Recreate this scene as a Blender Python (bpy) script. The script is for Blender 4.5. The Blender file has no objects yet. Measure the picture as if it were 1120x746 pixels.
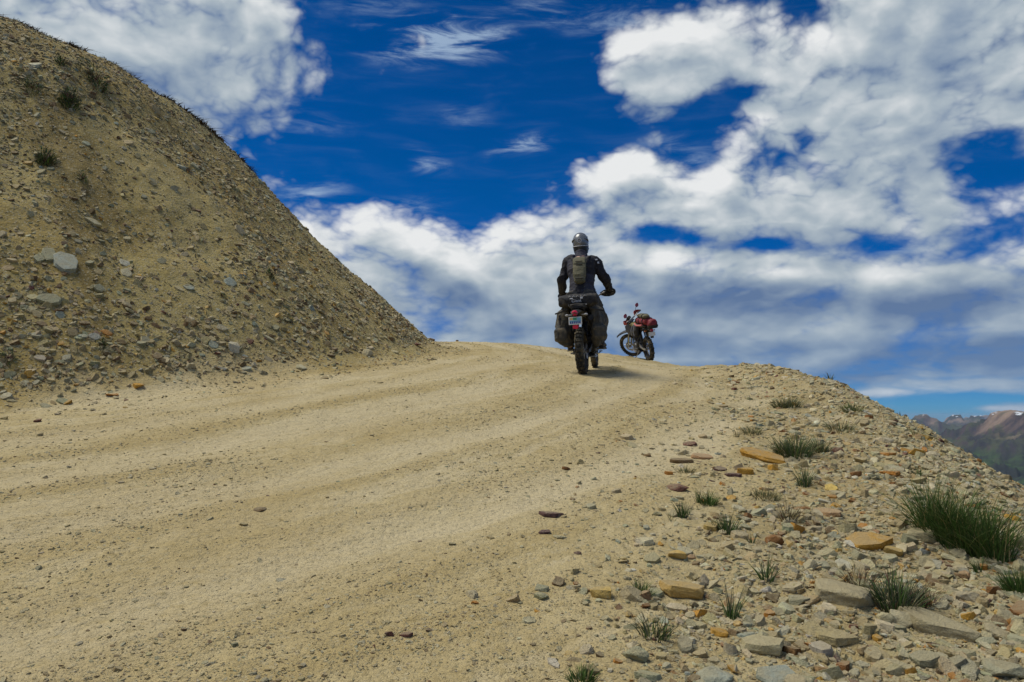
import bpy, bmesh, math, random
import numpy as np
from mathutils import Vector, Matrix, Euler, Quaternion
R = math.radians
SC = bpy.context.scene
COL = SC.collection
random.seed(7)
RNG = np.random.default_rng(11)

# ------------------------------------------------------------------ camera
CAMZ = 1.6
F_PX = 871.0
PITCH = R(5.4)
cam_d = bpy.data.cameras.new('camera')
cam_d.sensor_width = 36.0
cam_d.lens = 28.0
cam_d.clip_start = 0.05
cam_d.clip_end = 200000.0
cam = bpy.data.objects.new('camera', cam_d)
COL.objects.link(cam)
cam.location = (0, 0, CAMZ)
cam.rotation_euler = (R(90) + PITCH, 0, 0)
SC.camera = cam

# ------------------------------------------------------------------ light
SUN_AZ, SUN_EL = R(-84), R(62)          # azimuth from +Y towards +X
sun_dir = Vector((math.sin(SUN_AZ) * math.cos(SUN_EL), math.cos(SUN_AZ) * math.cos(SUN_EL), math.sin(SUN_EL)))
sd = bpy.data.lights.new('sun', 'SUN')
sd.energy = 3.1
sd.angle = R(32)
sd.color = (1.0, 0.96, 0.84)
so = bpy.data.objects.new('sun', sd)
COL.objects.link(so)
so.rotation_euler = sun_dir.to_track_quat('Z', 'Y').to_euler()
SC.view_settings.view_transform = 'Standard'
SC.view_settings.look = 'None'
SC.view_settings.gamma = 1.0
SC.view_settings.exposure = 0.0
SC.view_settings.use_curve_mapping = False
SC.cycles.max_bounces = 5
SC.cycles.diffuse_bounces = 2
SC.cycles.glossy_bounces = 2
SC.cycles.transmission_bounces = 2
SC.cycles.volume_bounces = 0


# ------------------------------------------------------------------ node helper
class NT:
    def __init__(s, tree):
        s.t = tree

    def n(s, typ, **kw):
        nd = s.t.nodes.new(typ)
        for k, v in kw.items():
            setattr(nd, k, v)
        return nd

    def link(s, a, b):
        s.t.links.new(a, b)

    def put(s, sock, v):
        if isinstance(v, bpy.types.NodeSocket):
            s.link(v, sock)
        elif v is not None:
            sock.default_value = v

    def m(s, op, a, b=None, c=None, clamp=False):
        nd = s.n('ShaderNodeMath', operation=op)
        nd.use_clamp = clamp
        s.put(nd.inputs[0], a)
        s.put(nd.inputs[1], b)
        s.put(nd.inputs[2], c)
        return nd.outputs[0]

    def vm(s, op, a, b=None):
        nd = s.n('ShaderNodeVectorMath', operation=op)
        s.put(nd.inputs[0], a)
        s.put(nd.inputs[1], b)
        return nd.outputs[0]

    def comb(s, x, y, z):
        nd = s.n('ShaderNodeCombineXYZ')
        for i, v in enumerate((x, y, z)):
            s.put(nd.inputs[i], v)
        return nd.outputs[0]

    def sstep(s, x, a, b, lo=0.0, hi=1.0):
        nd = s.n('ShaderNodeMapRange', interpolation_type='SMOOTHSTEP')
        s.put(nd.inputs['Value'], x)
        s.put(nd.inputs['From Min'], a)
        s.put(nd.inputs['From Max'], b)
        s.put(nd.inputs['To Min'], lo)
        s.put(nd.inputs['To Max'], hi)
        return nd.outputs[0]

    def noise(s, vec, scale, detail=4.0, rough=0.5, dist=0.0, lac=2.0, color=False):
        nd = s.n('ShaderNodeTexNoise')
        s.put(nd.inputs['Vector'], vec)
        s.put(nd.inputs['Scale'], scale)
        nd.inputs['Detail'].default_value = detail
        nd.inputs['Roughness'].default_value = rough
        nd.inputs['Lacunarity'].default_value = lac
        nd.inputs['Distortion'].default_value = dist
        return nd.outputs['Color' if color else 'Fac']

    def mix(s, fac, a, b, mode='MIX'):
        nd = s.n('ShaderNodeMix', data_type='RGBA', blend_type=mode)
        s.put(nd.inputs[0], fac)
        s.put(nd.inputs[6], a if isinstance(a, bpy.types.NodeSocket) else (*a, 1) if len(a) == 3 else a)
        s.put(nd.inputs[7], b if isinstance(b, bpy.types.NodeSocket) else (*b, 1) if len(b) == 3 else b)
        return nd.outputs[2]

    def attr(s, name):
        return s.n('ShaderNodeAttribute', attribute_name=name)


# ------------------------------------------------------------------ world: Nishita sky with procedural clouds
def px_dir(px, py):
    """direction (azimuth, elevation) seen in the photograph at that point"""
    u, v = (px - 560) / F_PX, (373 - py) / F_PX
    y = math.cos(PITCH) - v * math.sin(PITCH)
    z = math.sin(PITCH) + v * math.cos(PITCH)
    return math.atan2(u, y), math.atan2(z, math.hypot(u, y))


# cloud masses: x, y, half width, half height (photo scale), weight, tilt in degrees
CLOUDS = [
    (60, 40, 330, 150, 1.25, 0), (215, 110, 120, 110, .8, 35), (250, 60, 55, 70, .5, 0), (295, 195, 60, 32, .45, -20), (150, 190, 150, 90, .6, 30),
    (262, 105, 50, 60, .6, 0), (272, 160, 45, 45, .5, 30), (230, 15, 110, 60, .6, 0),
    # right bank
    (730, 75, 105, 62, .95, 8), (830, 55, 120, 60, .9, 5), (1010, 70, 200, 150, 1.25, 0), (930, 130, 150, 90, .8, 0), (1000, 190, 130, 75, .8, 10),
    (700, 205, 110, 55, .95, -4), (810, 205, 140, 60, .95, -6), (640, 195, 45, 40, .55, 0), (900, 225, 130, 50, .7, -4), (860, 145, 60, 40, .35, 0),
    (1110, 70, 110, 130, .9, 0), (1115, 240, 70, 40, .45, 0), (650, 150, 24, 16, .42, 0), (757, 118, 45, 28, .4, -30), (875, 250, 80, 30, .4, 0),
    # cumulus bank along the horizon
    (780, 355, 620, 95, .85, 0), (440, 345, 240, 60, 1.0, 0),
    (420, 285, 170, 62, 1.0, 3), (590, 275, 120, 60, 1.05, 0), (345, 255, 70, 50, .75, 15), (500, 330, 260, 70, .95, 0), (700, 292, 150, 44, 1.0, 0),
    (850, 302, 190, 48, .9, 3), (1000, 312, 180, 46, .9, 0), (1110, 300, 110, 66, .7, 0), (640, 350, 380, 60, 1.0, 0), (930, 355, 320, 48, .95, 0),
    (780, 385, 300, 36, .85, 0), (1020, 396, 230, 30, .85, 2), (560, 385, 250, 30, .8, 0), (880, 408, 240, 20, .75, 0), (1070, 420, 140, 14, .7, 3), (1105, 447, 80, 12, .62, 4),
    (940, 428, 110, 10, .55, 0), (1040, 372, 200, 24, .7, 0),
]
# gaps of blue sky
HOLES = [(762, 128, 50, 22, .75, -25), (800, 112, 40, 14, .6, -10), (862, 178, 60, 20, .8, 12), (893, 160, 26, 22, .7, 0), (1085, 182, 42, 34, .95, 0), (728, 256, 36, 14, .62, 10), (830, 262, 50, 9, .62, -5),
         (735, 168, 55, 22, .7, 0), (640, 158, 90, 26, .7, 0), (885, 10, 40, 22, .7, 0), (375, 60, 60, 110, .7, 0), (450, 150, 190, 75, .9, 0), 
         (590, 90, 70, 130, .9, 0), (370, 210, 50, 18, .5, 0), (1040, 438, 60, 7, .6, 0)]
# thin wisps
WISPS = [(485, 50, 110, 30, 1.1, -3), (620, 12, 70, 20, .5, 0), (462, 176, 34, 14, .5, 20), (566, 164, 48, 16, .6, 0), (430, 222, 70, 10, .5, -4), (395, 232, 40, 10, .5, 0),
         (505, 130, 50, 16, .3, 0), (690, 20, 90, 30, .4, 0), (330, 130, 60, 30, .3, 0), (345, 205, 50, 16, .5, -10), (400, 10, 90, 20, .3, 0), (740, 170, 60, 20, .4, 0), (1010, 255, 60, 12, .5, 0)]
# greyer, thicker places
DARK = [(470, 325, 130, 44, .5, 0), (800, 326, 170, 38, 1.05, 0), (1045, 322, 150, 36, 1.1, 0), (1085, 388, 180, 30, 1.25, 0), (560, 362, 170, 20, .6, 0),
        (700, 374, 160, 22, .8, 0), (900, 376, 160, 20, .7, 0), (120, 60, 260, 90, .30, 0), (1010, 170, 130, 80, .22, 0), (880, 212, 100, 34, .35, 0), (640, 252, 60, 20, .25, 0),
        (960, 408, 170, 14, .8, 0), (760, 400, 160, 12, .8, 0), (1060, 100, 90, 60, .2, 0)]


def build_world():
    w = bpy.data.worlds.new('World')
    SC.world = w
    w.use_nodes = True
    w.cycles.sampling_method = 'MANUAL'
    w.cycles.sample_map_resolution = 256
    t = NT(w.node_tree)
    w.node_tree.nodes.clear()
    out = t.n('ShaderNodeOutputWorld')
    bg = t.n('ShaderNodeBackground')
    t.link(bg.outputs[0], out.inputs[0])
    STR = 0.10
    bg.inputs['Strength'].default_value = STR
    sky = t.n('ShaderNodeTexSky', sky_type='NISHITA')
    sky.sun_disc = False
    sky.sun_elevation = SUN_EL
    sky.sun_rotation = SUN_AZ
    sky.altitude = 3900
    sky.air_density = 1.0
    sky.dust_density = 0.3
    sky.ozone_density = 3.0

    # density groups: a fine one for the clouds themselves, a soft one for how much cloud lies towards the sun
    def density_group(name, fine):
        g = bpy.data.node_groups.new(name, 'ShaderNodeTree')
        g.interface.new_socket('Dir', in_out='INPUT', socket_type='NodeSocketVector')
        for nm in ('Density', 'Wisp', 'Dark'):
            g.interface.new_socket(nm, in_out='OUTPUT', socket_type='NodeSocketFloat')
        q = NT(g)
        gi, go = q.n('NodeGroupInput'), q.n('NodeGroupOutput')
        sep = q.n('ShaderNodeSeparateXYZ')
        q.link(gi.outputs[0], sep.inputs[0])
        az, el = sep.outputs[0], sep.outputs[1]
        # noise space: seamless round the horizon, stretched flat near it
        ep = q.m('MAXIMUM', el, 0.0)
        fe = q.m('MULTIPLY_ADD', q.m('LOGARITHM', q.m('ADD', ep, 0.05), math.e), 0.16, q.m('MULTIPLY', ep, 1.15))
        nv = q.comb(q.m('SINE', az), q.m('COSINE', az), fe)
        warp = q.noise(nv, 3.2, 4 if fine else 2, .55, color=True)
        wv = q.vm('SUBTRACT', warp, (.5, .5, .5))
        wv2 = q.vm('MULTIPLY', wv, (.09, .07, 0))
        sc_ = q.n('ShaderNodeVectorMath', operation='SCALE')
        q.link(wv2, sc_.inputs[0])
        q.link(q.m('MULTIPLY_ADD', q.sstep(el, 0.02, 0.22), .75, .25), sc_.inputs['Scale'])
        pos = q.vm('ADD', q.comb(az, el, 0.0), sc_.outputs[0])

        def blobs(lst, base):
            acc = base
            for (x, y, a, b, wt, tilt) in lst:
                A, E = px_dir(x, y)
                mp = q.n('ShaderNodeMapping', vector_type='TEXTURE')
                q.link(pos, mp.inputs[0])
                mp.inputs['Location'].default_value = (A, E, 0)
                mp.inputs['Rotation'].default_value = (0, 0, R(-tilt))
                mp.inputs['Scale'].default_value = (a / F_PX * 1.25, b / F_PX * 1.25, 1)
                gr = q.n('ShaderNodeTexGradient', gradient_type='SPHERICAL')
                q.link(mp.outputs[0], gr.inputs[0])
                v = q.m('MULTIPLY', gr.outputs['Fac'], wt)
                acc = v if acc is None else q.m('SMOOTH_MAX', acc, v, .12)
            return acc
        front = q.sstep(q.m('ABSOLUTE', az), .75, 1.1)
        back_cov = q.noise(nv, 2.0, 2, .5)
        base = q.m('MULTIPLY_ADD', front, q.m('MULTIPLY_ADD', back_cov, 1.6, -.55), -0.30)
        bl = q.m('ADD', q.m('SUBTRACT', q.m('MINIMUM', q.m('MULTIPLY', blobs(CLOUDS, None), 1.15), .66), q.m('MULTIPLY', blobs(HOLES, None), .62)), base)
        n1 = q.noise(nv, CL_SCALE, 9 if fine else 4, CL_ROUGH, .25)
        d = q.m('ADD', bl, q.m('MULTIPLY', q.m('SUBTRACT', n1, .5), CL_AMP))
        hi = q.sstep(el, .05, .28, .45, 1.0)
        # rounded heads: bumps with creases between them, three sizes
        pv = q.vm('ADD', nv, q.vm('MULTIPLY', wv, (.07, .07, .07)))
        for k_, (fr, am) in enumerate(((1.9, 1.0), (4.3, .55), (9.5, .30), (20., .10))[:4 if fine else 2]):
            bb = q.m('ABSOLUTE', q.m('SUBTRACT', q.noise(pv, CL_SCALE * fr, 0.0, .5), .5))
            d = q.m('MULTIPLY_ADD', q.m('SUBTRACT', bb, .095), q.m('MULTIPLY', hi, am * CL_PUFF), d)
        if fine:
            d = q.m('ADD', d, q.m('MULTIPLY', q.m('SUBTRACT', q.noise(nv, CL_SCALE * 6, 5, .60, .3), .5), .13))
        q.link(d, go.inputs[0])
        if fine:
            wz = blobs(WISPS, None)
            st = q.noise(q.vm('MULTIPLY', nv, (1.0, 1.0, 3.4)), 9.0, 6, .62, .5)
            q.link(q.m('MULTIPLY', wz, q.sstep(st, .38, .75)), go.inputs[1])
            q.link(blobs(DARK, None), go.inputs[2])
        return g
    g_fine, g_soft = density_group('cloud_density', True), density_group('cloud_towards_sun', False)

    tc = t.n('ShaderNodeTexCoord')
    sp = t.n('ShaderNodeSeparateXYZ')
    t.link(tc.outputs['Generated'], sp.inputs[0])
    AZ = t.m('ARCTAN2', sp.outputs[0], sp.outputs[1])
    EL = t.m('ARCSINE', sp.outputs[2])
    P0 = t.comb(AZ, EL, 0.0)

    def den(v, g):
        nd = t.n('ShaderNodeGroup', node_tree=g)
        t.link(v, nd.inputs[0])
        return nd
    D0 = den(P0, g_fine)
    D1 = den(t.vm('ADD', P0, (-.012, .034, 0)), g_soft)
    dens = D0.outputs[0]
    cover = t.m('MULTIPLY', t.sstep(dens, -0.07, 0.34), t.sstep(EL, -.012, .004))
    # light on the clouds: lit where they thin out towards the sun, grey beneath
    L = t.m('ADD', .73, t.m('MULTIPLY', t.m('SUBTRACT', dens, D1.outputs[0]), .72))
    L = t.m('SUBTRACT', L, t.m('MULTIPLY', t.m('MAXIMUM', D1.outputs[0], 0.0), .30))
    L = t.m('SUBTRACT', L, t.m('MULTIPLY', D0.outputs[2], .72))
    L = t.m('MINIMUM', t.m('MAXIMUM', L, 0.0), 1.0)
    ramp = t.n('ShaderNodeValToRGB')
    t.link(L, ramp.inputs[0])
    e = ramp.color_ramp.elements
    e[0].position, e[0].color = 0.0, (.115, .185, .33, 1)
    e[1].position, e[1].color = 1.0, (.81, .825, .83, 1)
    for p, c in ((.30, (.25, .325, .43, 1)), (.55, (.40, .47, .53, 1)), (.78, (.59, .635, .665, 1))):
        k = e.new(p)
        k.color = c
    # low clouds are seen through more air
    far = t.sstep(EL, .16, -.02)
    ccol = t.mix(t.m('MULTIPLY', far, .42), ramp.outputs[0], (.16, .30, .52))
    hs = t.n('ShaderNodeHueSaturation')
    hs.inputs['Hue'].default_value = .5
    hs.inputs['Saturation'].default_value = SKY_SAT
    hs.inputs['Value'].default_value = SKY_VAL
    t.link(sky.outputs[0], hs.inputs['Color'])
    skyc = t.mix(1.0, hs.outputs[0], t.mix(t.sstep(EL, .30, 0.0), (.45, .92, 1.15), (.20, .55, .98)), 'MULTIPLY')
    cscaled = t.n('ShaderNodeVectorMath', operation='SCALE')
    t.link(ccol, cscaled.inputs[0])
    cscaled.inputs['Scale'].default_value = 1.0 / STR
    wis = t.m('MULTIPLY', t.sstep(D0.outputs[1], 0.0, .5), .7)
    a = t.mix(wis, skyc, (.42 / STR, .55 / STR, .70 / STR))
    b = t.mix(cover, a, cscaled.outputs[0])
    t.link(b, bg.inputs['Color'])


SKY_SAT, SKY_VAL = 1.45, 0.72
CL_SCALE, CL_ROUGH, CL_AMP, CL_PUFF = 7.0, .50, 1.15, .80
build_world()


# ------------------------------------------------------------------ scene helpers
def tag(o, label=None, cat=None, group=None, kind=None):
    if label: o['label'] = label
    if cat: o['category'] = cat
    if group: o['group'] = group
    if kind: o['kind'] = kind
    return o


def empty(name, loc=(0, 0, 0)):
    o = bpy.data.objects.new(name, None)
    o.empty_display_size = .1
    o.location = loc
    COL.objects.link(o)
    return o


def link_mesh(name, me, mats, parent=None):
    for m_ in (mats if isinstance(mats, (list, tuple)) else [mats]):
        me.materials.append(m_)
    o = bpy.data.objects.new(name, me)
    COL.objects.link(o)
    if parent is not None:
        o.parent = parent
    return o


def np_mesh(name, V, F, smooth=False):
    """mesh from numpy verts and a list / array of faces"""
    me = bpy.data.meshes.new(name)
    F = np.asarray(F)
    nf, k = F.shape
    me.vertices.add(len(V))
    me.vertices.foreach_set('co', np.asarray(V, dtype=np.float32).ravel())
    me.loops.add(nf * k)
    me.loops.foreach_set('vertex_index', F.astype(np.int32).ravel())
    me.polygons.add(nf)
    me.polygons.foreach_set('loop_start', np.arange(0, nf * k, k, dtype=np.int32))
    me.polygons.foreach_set('use_smooth', np.full(nf, smooth, dtype=bool))
    me.update(calc_edges=True)
    me.validate()
    return me


def set_attr(me, name, vals):
    vals = np.asarray(vals, dtype=np.float32)
    if vals.ndim == 1:
        a = me.attributes.new(name, 'FLOAT', 'POINT')
        a.data.foreach_set('value', vals)
    else:
        a = me.attributes.new(name, 'FLOAT_COLOR', 'POINT')
        if vals.shape[1] == 3:
            vals = np.concatenate([vals, np.ones((len(vals), 1), np.float32)], 1)
        a.data.foreach_set('color', vals.ravel())


# ------------------------------------------------------------------ numpy noise
def _h(ix, iy, seed):
    n = (ix.astype(np.int64) * 374761393 + iy.astype(np.int64) * 668265263 + seed * 1442695041) & 0xFFFFFFFF
    n = ((n ^ (n >> 13)) * 1274126177) & 0xFFFFFFFF
    n = (n ^ (n >> 16)) & 0xFFFFFFFF
    return n.astype(np.float64) / 4294967295.0


def vnoise(x, y, seed=0):
    x, y = np.asarray(x, float), np.asarray(y, float)
    ix, iy = np.floor(x), np.floor(y)
    fx, fy = x - ix, y - iy
    ux, uy = fx * fx * fx * (fx * (fx * 6 - 15) + 10), fy * fy * fy * (fy * (fy * 6 - 15) + 10)
    a = _h(ix, iy, seed); b = _h(ix + 1, iy, seed); c = _h(ix, iy + 1, seed); d = _h(ix + 1, iy + 1, seed)
    return (a + (b - a) * ux) * (1 - uy) + (c + (d - c) * ux) * uy - .5


def fbm(x, y, scale, octv=5, rough=.5, seed=0):
    s, amp, f, tot = 0.0, 1.0, scale, 0.0
    ca, sa = math.cos(.6), math.sin(.6)
    for i in range(octv):
        s = s + amp * vnoise(x * f + 17.3 * i, y * f - 9.1 * i, seed + i)
        tot += amp
        x, y = x * ca - y * sa, x * sa + y * ca
        amp *= rough
        f *= 2.03
    return s / tot * 1.6


def ridged(x, y, scale, octv=6, rough=.5, seed=0):
    s, amp, f, tot = 0.0, 1.0, scale, 0.0
    ca, sa = math.cos(.7), math.sin(.7)
    for i in range(octv):
        s = s + amp * (1 - np.abs(2 * vnoise(x * f + 31.7 * i, y * f + 5.3 * i, seed + i))) ** 2
        tot += amp
        x, y = x * ca - y * sa, x * sa + y * ca
        amp *= rough
        f *= 2.05
    return s / tot


# ------------------------------------------------------------------ the lie of the land
def sst(a, b, x):
    t = np.clip((x - a) / (b - a), 0, 1)
    return t * t * (3 - 2 * t)


SA, CA = math.sin(R(55)), math.cos(R(55))
HC, HR, SL, LIP = (-12.15, 15.9), 10.6, 0.93, 5.25


def hill_d(x, y):
    """distance inside the foot of the cut bank (negative on the road)"""
    rx, ry = x - HC[0], y - HC[1]
    s = np.maximum(-(rx * SA + ry * CA), 0)
    return HR - np.hypot(rx + s * SA, ry + s * CA)


def road_base(x, y):
    yy = np.clip(y, -20, 27)
    g = 0.23 * yy - 0.0032 * yy * np.abs(yy)
    y2 = np.maximum(y - 27, 0)
    g = g - (0.03 * y2 + 0.02 * np.minimum(y2, 13) ** 2 + 0.5 * np.maximum(y2 - 13, 0))
    g = g + 0.1 * np.minimum(y + 20, 0)
    g = g + 0.10 * sst(17, 22, y)
    b = -0.03 - 0.085 * sst(2, 20, y) - 0.012 * sst(15, 21, y)
    xs = 0.5 * (x + np.sqrt(x * x + 1.0)) - 0.5
    g = g + 0.06 * sst(7, 11.3, y) * (1 - sst(13.5, 18, y))
    return g + b * np.clip(xs, -16, 7) * 1.12


EY = np.array([-20, 0, 4, 8, 11, 14, 18, 22, 26, 32, 60.])
EX = np.array([1.5, 2.6, 3.2, 4.0, 4.5, 4.7, 4.6, 4.1, 2.8, 0, -14.])


def edge_d(x, y):
    return x - np.interp(y, EY, EX)


def bend_uv(x, y):
    """distance along and across the bend of the road (across is negative on the road)"""
    rx, ry = x - HC[0], y - HC[1]
    s = -(rx * SA + ry * CA)
    phi = np.arctan2(-s, rx * CA - ry * SA)
    return np.where(s > 0, -s, phi * HR), hill_d(x, y)


def streaks(x, y):
    """worn lines along the road, slide lines down the bank"""
    u, d = bend_uv(x, y)
    w = .35 * fbm(x, y, .5, 3, .5, 74)
    rd = fbm(u * .30, (d + w) * 2.6, 1.0, 5, .62, 75)
    bk = fbm((u + w) * 1.5, d * .30, 1.0, 5, .62, 76)
    return np.where(d > 0, bk, rd)


def hill_h(d):
    dd = np.maximum(d + 0.35, 0)
    toe = np.where(dd < 0.7, dd * dd / 1.4, dd - 0.35)
    o = np.maximum(dd - LIP, 0)
    return SL * toe - 0.62 * o * o / (o + 2.5)


def track_w(x, y):
    """worn wheel lines that follow the bend"""
    d = -hill_d(x, y)
    wob = 0.25 * fbm(x, y, .18, 3, .5, 71)
    t = 0
    for c, w in ((1.75, .30), (3.05, .34), (4.35, .33), (5.75, .36)):
        t = t + np.exp(-((d - c - wob) / w) ** 2)
    return np.clip(t, 0, 1)


def masks(x, y):
    n = fbm(x, y, .9, 4, .55, 5)
    wh = sst(-.55, .35, hill_d(x, y) + .9 * n)                      # bank
    ws = sst(-2.1, -.5, edge_d(x, y) + 1.3 * n + .55 * sst(9, 3.5, y)) # stony shoulder
    return wh, ws * (1 - wh)


def height(x, y):
    x, y = np.asarray(x, float), np.asarray(y, float)
    z = road_base(x, y)
    e, hd = edge_d(x, y), hill_d(x, y)
    z = z + 0.27 * np.exp(-((e + 0.1) / 0.9) ** 2) * sst(5, 12, y) * (1 - sst(12, 22, y))
    o = np.maximum(e + 0.4, 0)
    z = z - 0.80 * o * o / (o + 1.6)
    z = z + hill_h(hd)
    wh, ws = masks(x, y)
    z = z + wh * sst(0, 2.5, hd) * (.30 * fbm(x, y, .35, 3, .5, 21) + .16 * fbm(x, y, 1.3, 4, .55, 22))
    # little runnels down the bank
    z = z + wh * sst(.3, 3, hd) * .10 * (ridged(x * .9 + y * .5, y * .5 - x * .3, .5, 4, .5, 23) - .5)
    z = z + ws * (.10 * fbm(x, y, .8, 4, .5, 31) + .06 * fbm(x, y, 3.5, 3, .55, 32))
    wr = np.clip(1 - wh - ws, 0, 1)
    tw = track_w(x, y)
    z = z + wr * (.018 * fbm(x, y, .5, 3, .5, 41) + .022 * fbm(x, y, 2.4, 4, .58, 42) - .020 * tw + .011 * fbm(x, y, 5.5, 3, .6, 43) * (1 - .5 * tw))
    z = z + wr * .020 * streaks(x, y)
    z = z + (.008 + .014 * (ws + wh)) * fbm(x, y, 9, 3, .6, 51) * (1 - .5 * tw * wr)
    return z


def zat(x, y):
    return float(height(np.array([x]), np.array([y]))[0])


def normal_at(x, y, e=.12):
    x, y = np.asarray(x, float), np.asarray(y, float)
    gx = (height(x + e, y) - height(x - e, y)) / (2 * e)
    gy = (height(x, y + e) - height(x, y - e)) / (2 * e)
    n = np.stack([-gx, -gy, np.ones_like(gx)], -1)
    return n / np.linalg.norm(n, axis=-1, keepdims=True)


_YS = np.geomspace(1.2, 40, 2600)


def ground_at(px, py):
    """the spot of ground the photograph shows at that point"""
    a, e = px_dir(px, py)
    u = math.tan(a)
    tz = math.tan(e) * math.sqrt(1 + u * u)
    x = u * _YS
    hz = height(x, _YS) - CAMZ
    k = np.where(hz >= tz * _YS)[0]
    if len(k) == 0:
        i = int(np.argmax(hz / _YS))
    else:
        i = int(k[0])
    return float(x[i]), float(_YS[i]), float(hz[i] + CAMZ)


def in_view(x, y, z, margin=30):
    """whether a point lies inside the photograph's frame (used to leave out what nobody sees)"""
    zz = z - CAMZ
    d = y * math.cos(PITCH) + zz * math.sin(PITCH)
    v = -y * math.sin(PITCH) + zz * math.cos(PITCH)
    px = 560 + F_PX * x / np.maximum(d, .05)
    py = 373 - F_PX * v / np.maximum(d, .05)
    return (d > .5) & (px > -margin) & (px < 1120 + margin) & (py > -margin) & (py < 746 + margin)


# ------------------------------------------------------------------ ground material
def bsdf(name, rough=.9, spec=.2):
    mt = bpy.data.materials.new(name)
    mt.use_nodes = True
    t = NT(mt.node_tree)
    b = mt.node_tree.nodes['Principled BSDF']
    b.inputs['Roughness'].default_value = rough
    b.inputs['Specular IOR Level'].default_value = spec
    return mt, t, b


def bump(t, b, h, strength, dist, prev=None):
    nd = t.n('ShaderNodeBump')
    nd.inputs['Strength'].default_value = strength
    nd.inputs['Distance'].default_value = dist
    t.link(h, nd.inputs['Height'])
    if prev is not None:
        t.link(prev, nd.inputs['Normal'])
    t.link(nd.outputs[0], b.inputs['Normal'])
    return nd.outputs[0]


def ground_material():
    mt, t, b = bsdf('dirt', .95, .12)
    geo = t.n('ShaderNodeNewGeometry')
    P = geo.outputs['Position']
    wh, ws, tw = t.attr('bank').outputs['Fac'], t.attr('stony').outputs['Fac'], t.attr('track').outputs['Fac']
    n1 = t.noise(P, .55, 5, .6)
    n2 = t.noise(P, 2.6, 6, .62, .4)
    n3 = t.noise(P, 11, 5, .65)
    n4 = t.noise(P, 55, 4, .7)
    # road dirt: streaks that run with the traffic
    st1 = t.m('ADD', t.attr('streak').outputs['Fac'], t.m('MULTIPLY', t.m('SUBTRACT', n3, .5), .35))
    st2 = t.noise(P, 21, 6, .7, .3)
    n5 = t.noise(P, 130, 3, .7)
    c = t.mix(t.sstep(n2, .32, .68), ROAD_A, ROAD_B)
    c = t.mix(t.m('MULTIPLY', t.sstep(st1, .54, .74), .55), c, ROAD_C)
    c = t.mix(t.m('MULTIPLY', t.sstep(st1, .48, .30), .60), c, ROAD_T)
    c = t.mix(t.m('MULTIPLY', t.sstep(st2, .54, .68), .42), c, ROAD_D)
    c = t.mix(t.m('MULTIPLY', t.sstep(st2, .44, .34), .40), c, (.60, .51, .31))
    c = t.mix(t.m('MULTIPLY', t.sstep(n1, .42, .66), .55), c, ROAD_C)
    c = t.mix(t.m('MULTIPLY', tw, t.m('MULTIPLY', t.sstep(n3, .2, .55), .62)), c, ROAD_T)
    c = t.mix(t.m('MULTIPLY', t.sstep(n3, .56, .72), .5), c, ROAD_D)
    # bank
    h = t.mix(t.sstep(n2, .33, .66), BANK_A, BANK_B)
    h = t.mix(t.m('MULTIPLY', t.sstep(n1, .46, .62), .6), h, BANK_C)
    h = t.mix(t.m('MULTIPLY', t.sstep(st1, .55, .78), .7), h, BANK_D)
    h = t.mix(t.m('MULTIPLY', t.sstep(st1, .45, .25), .45), h, (.44, .36, .165))
    h = t.mix(t.m('MULTIPLY', t.sstep(n3, .55, .7), .55), h, BANK_D)
    # shoulder
    s = t.mix(t.sstep(n2, .35, .65), SH_A, SH_B)
    s = t.mix(t.m('MULTIPLY', t.sstep(n1, .5, .68), .5), s, SH_C)
    c = t.mix(ws, c, s)
    c = t.mix(wh, c, h)
    # grit: small stones too fine to model
    vo = t.n('ShaderNodeTexVoronoi')
    t.link(P, vo.inputs['Vector'])
    vo.inputs['Scale'].default_value = 42
    vo.inputs['Randomness'].default_value = 1
    vs = t.n('ShaderNodeSeparateColor')
    t.link(vo.outputs['Color'], vs.inputs[0])
    some = t.m('MULTIPLY', t.sstep(vs.outputs[0], .55, .62), t.sstep(vo.outputs['Distance'], .55, .42))
    amt = t.m('ADD', .30, t.m('MULTIPLY', t.m('MAXIMUM', wh, ws), .5))
    grit = t.mix(vs.outputs[1], (.27, .21, .10), (.56, .50, .34))
    c = t.mix(t.m('MULTIPLY', some, amt), c, grit)
    c = t.mix(t.m('MULTIPLY', t.sstep(n4, .58, .75), .35), c, (.16, .115, .055))
    t.link(c, b.inputs['Base Color'])
    k = bump(t, b, n3, .7, .07)
    k = bump(t, b, st2, .6, .04, k)
    k = bump(t, b, n4, .6, .015, k)
    bump(t, b, some, .5, .012, k)
    return mt


ROAD_A, ROAD_B, ROAD_C, ROAD_D, ROAD_T = (.51, .40, .195), (.58, .47, .25), (.44, .33, .14), (.33, .25, .105), (.65, .545, .335)
BANK_A, BANK_B, BANK_C, BANK_D = (.37, .28, .10), (.44, .345, .135), (.40, .275, .085), (.23, .165, .06)
SH_A, SH_B, SH_C = (.40, .315, .155), (.47, .385, .21), (.41, .29, .125)
M_DIRT = ground_material()


def spaced(lo, hi, c0, c1, fine, grow):
    """coordinates that are fine between c0 and c1 and widen away from it"""
    a = list(np.arange(c0, c1, fine))
    s, v = fine, c1
    while v < hi:
        a.append(v); s = min(s * grow, 1.5); v += s
    a.append(hi)
    s, v, pre = fine, c0, []
    while v > lo:
        s = min(s * grow, 1.5); v -= s; pre.append(max(v, lo))
    return np.array(pre[::-1] + a)


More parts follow.
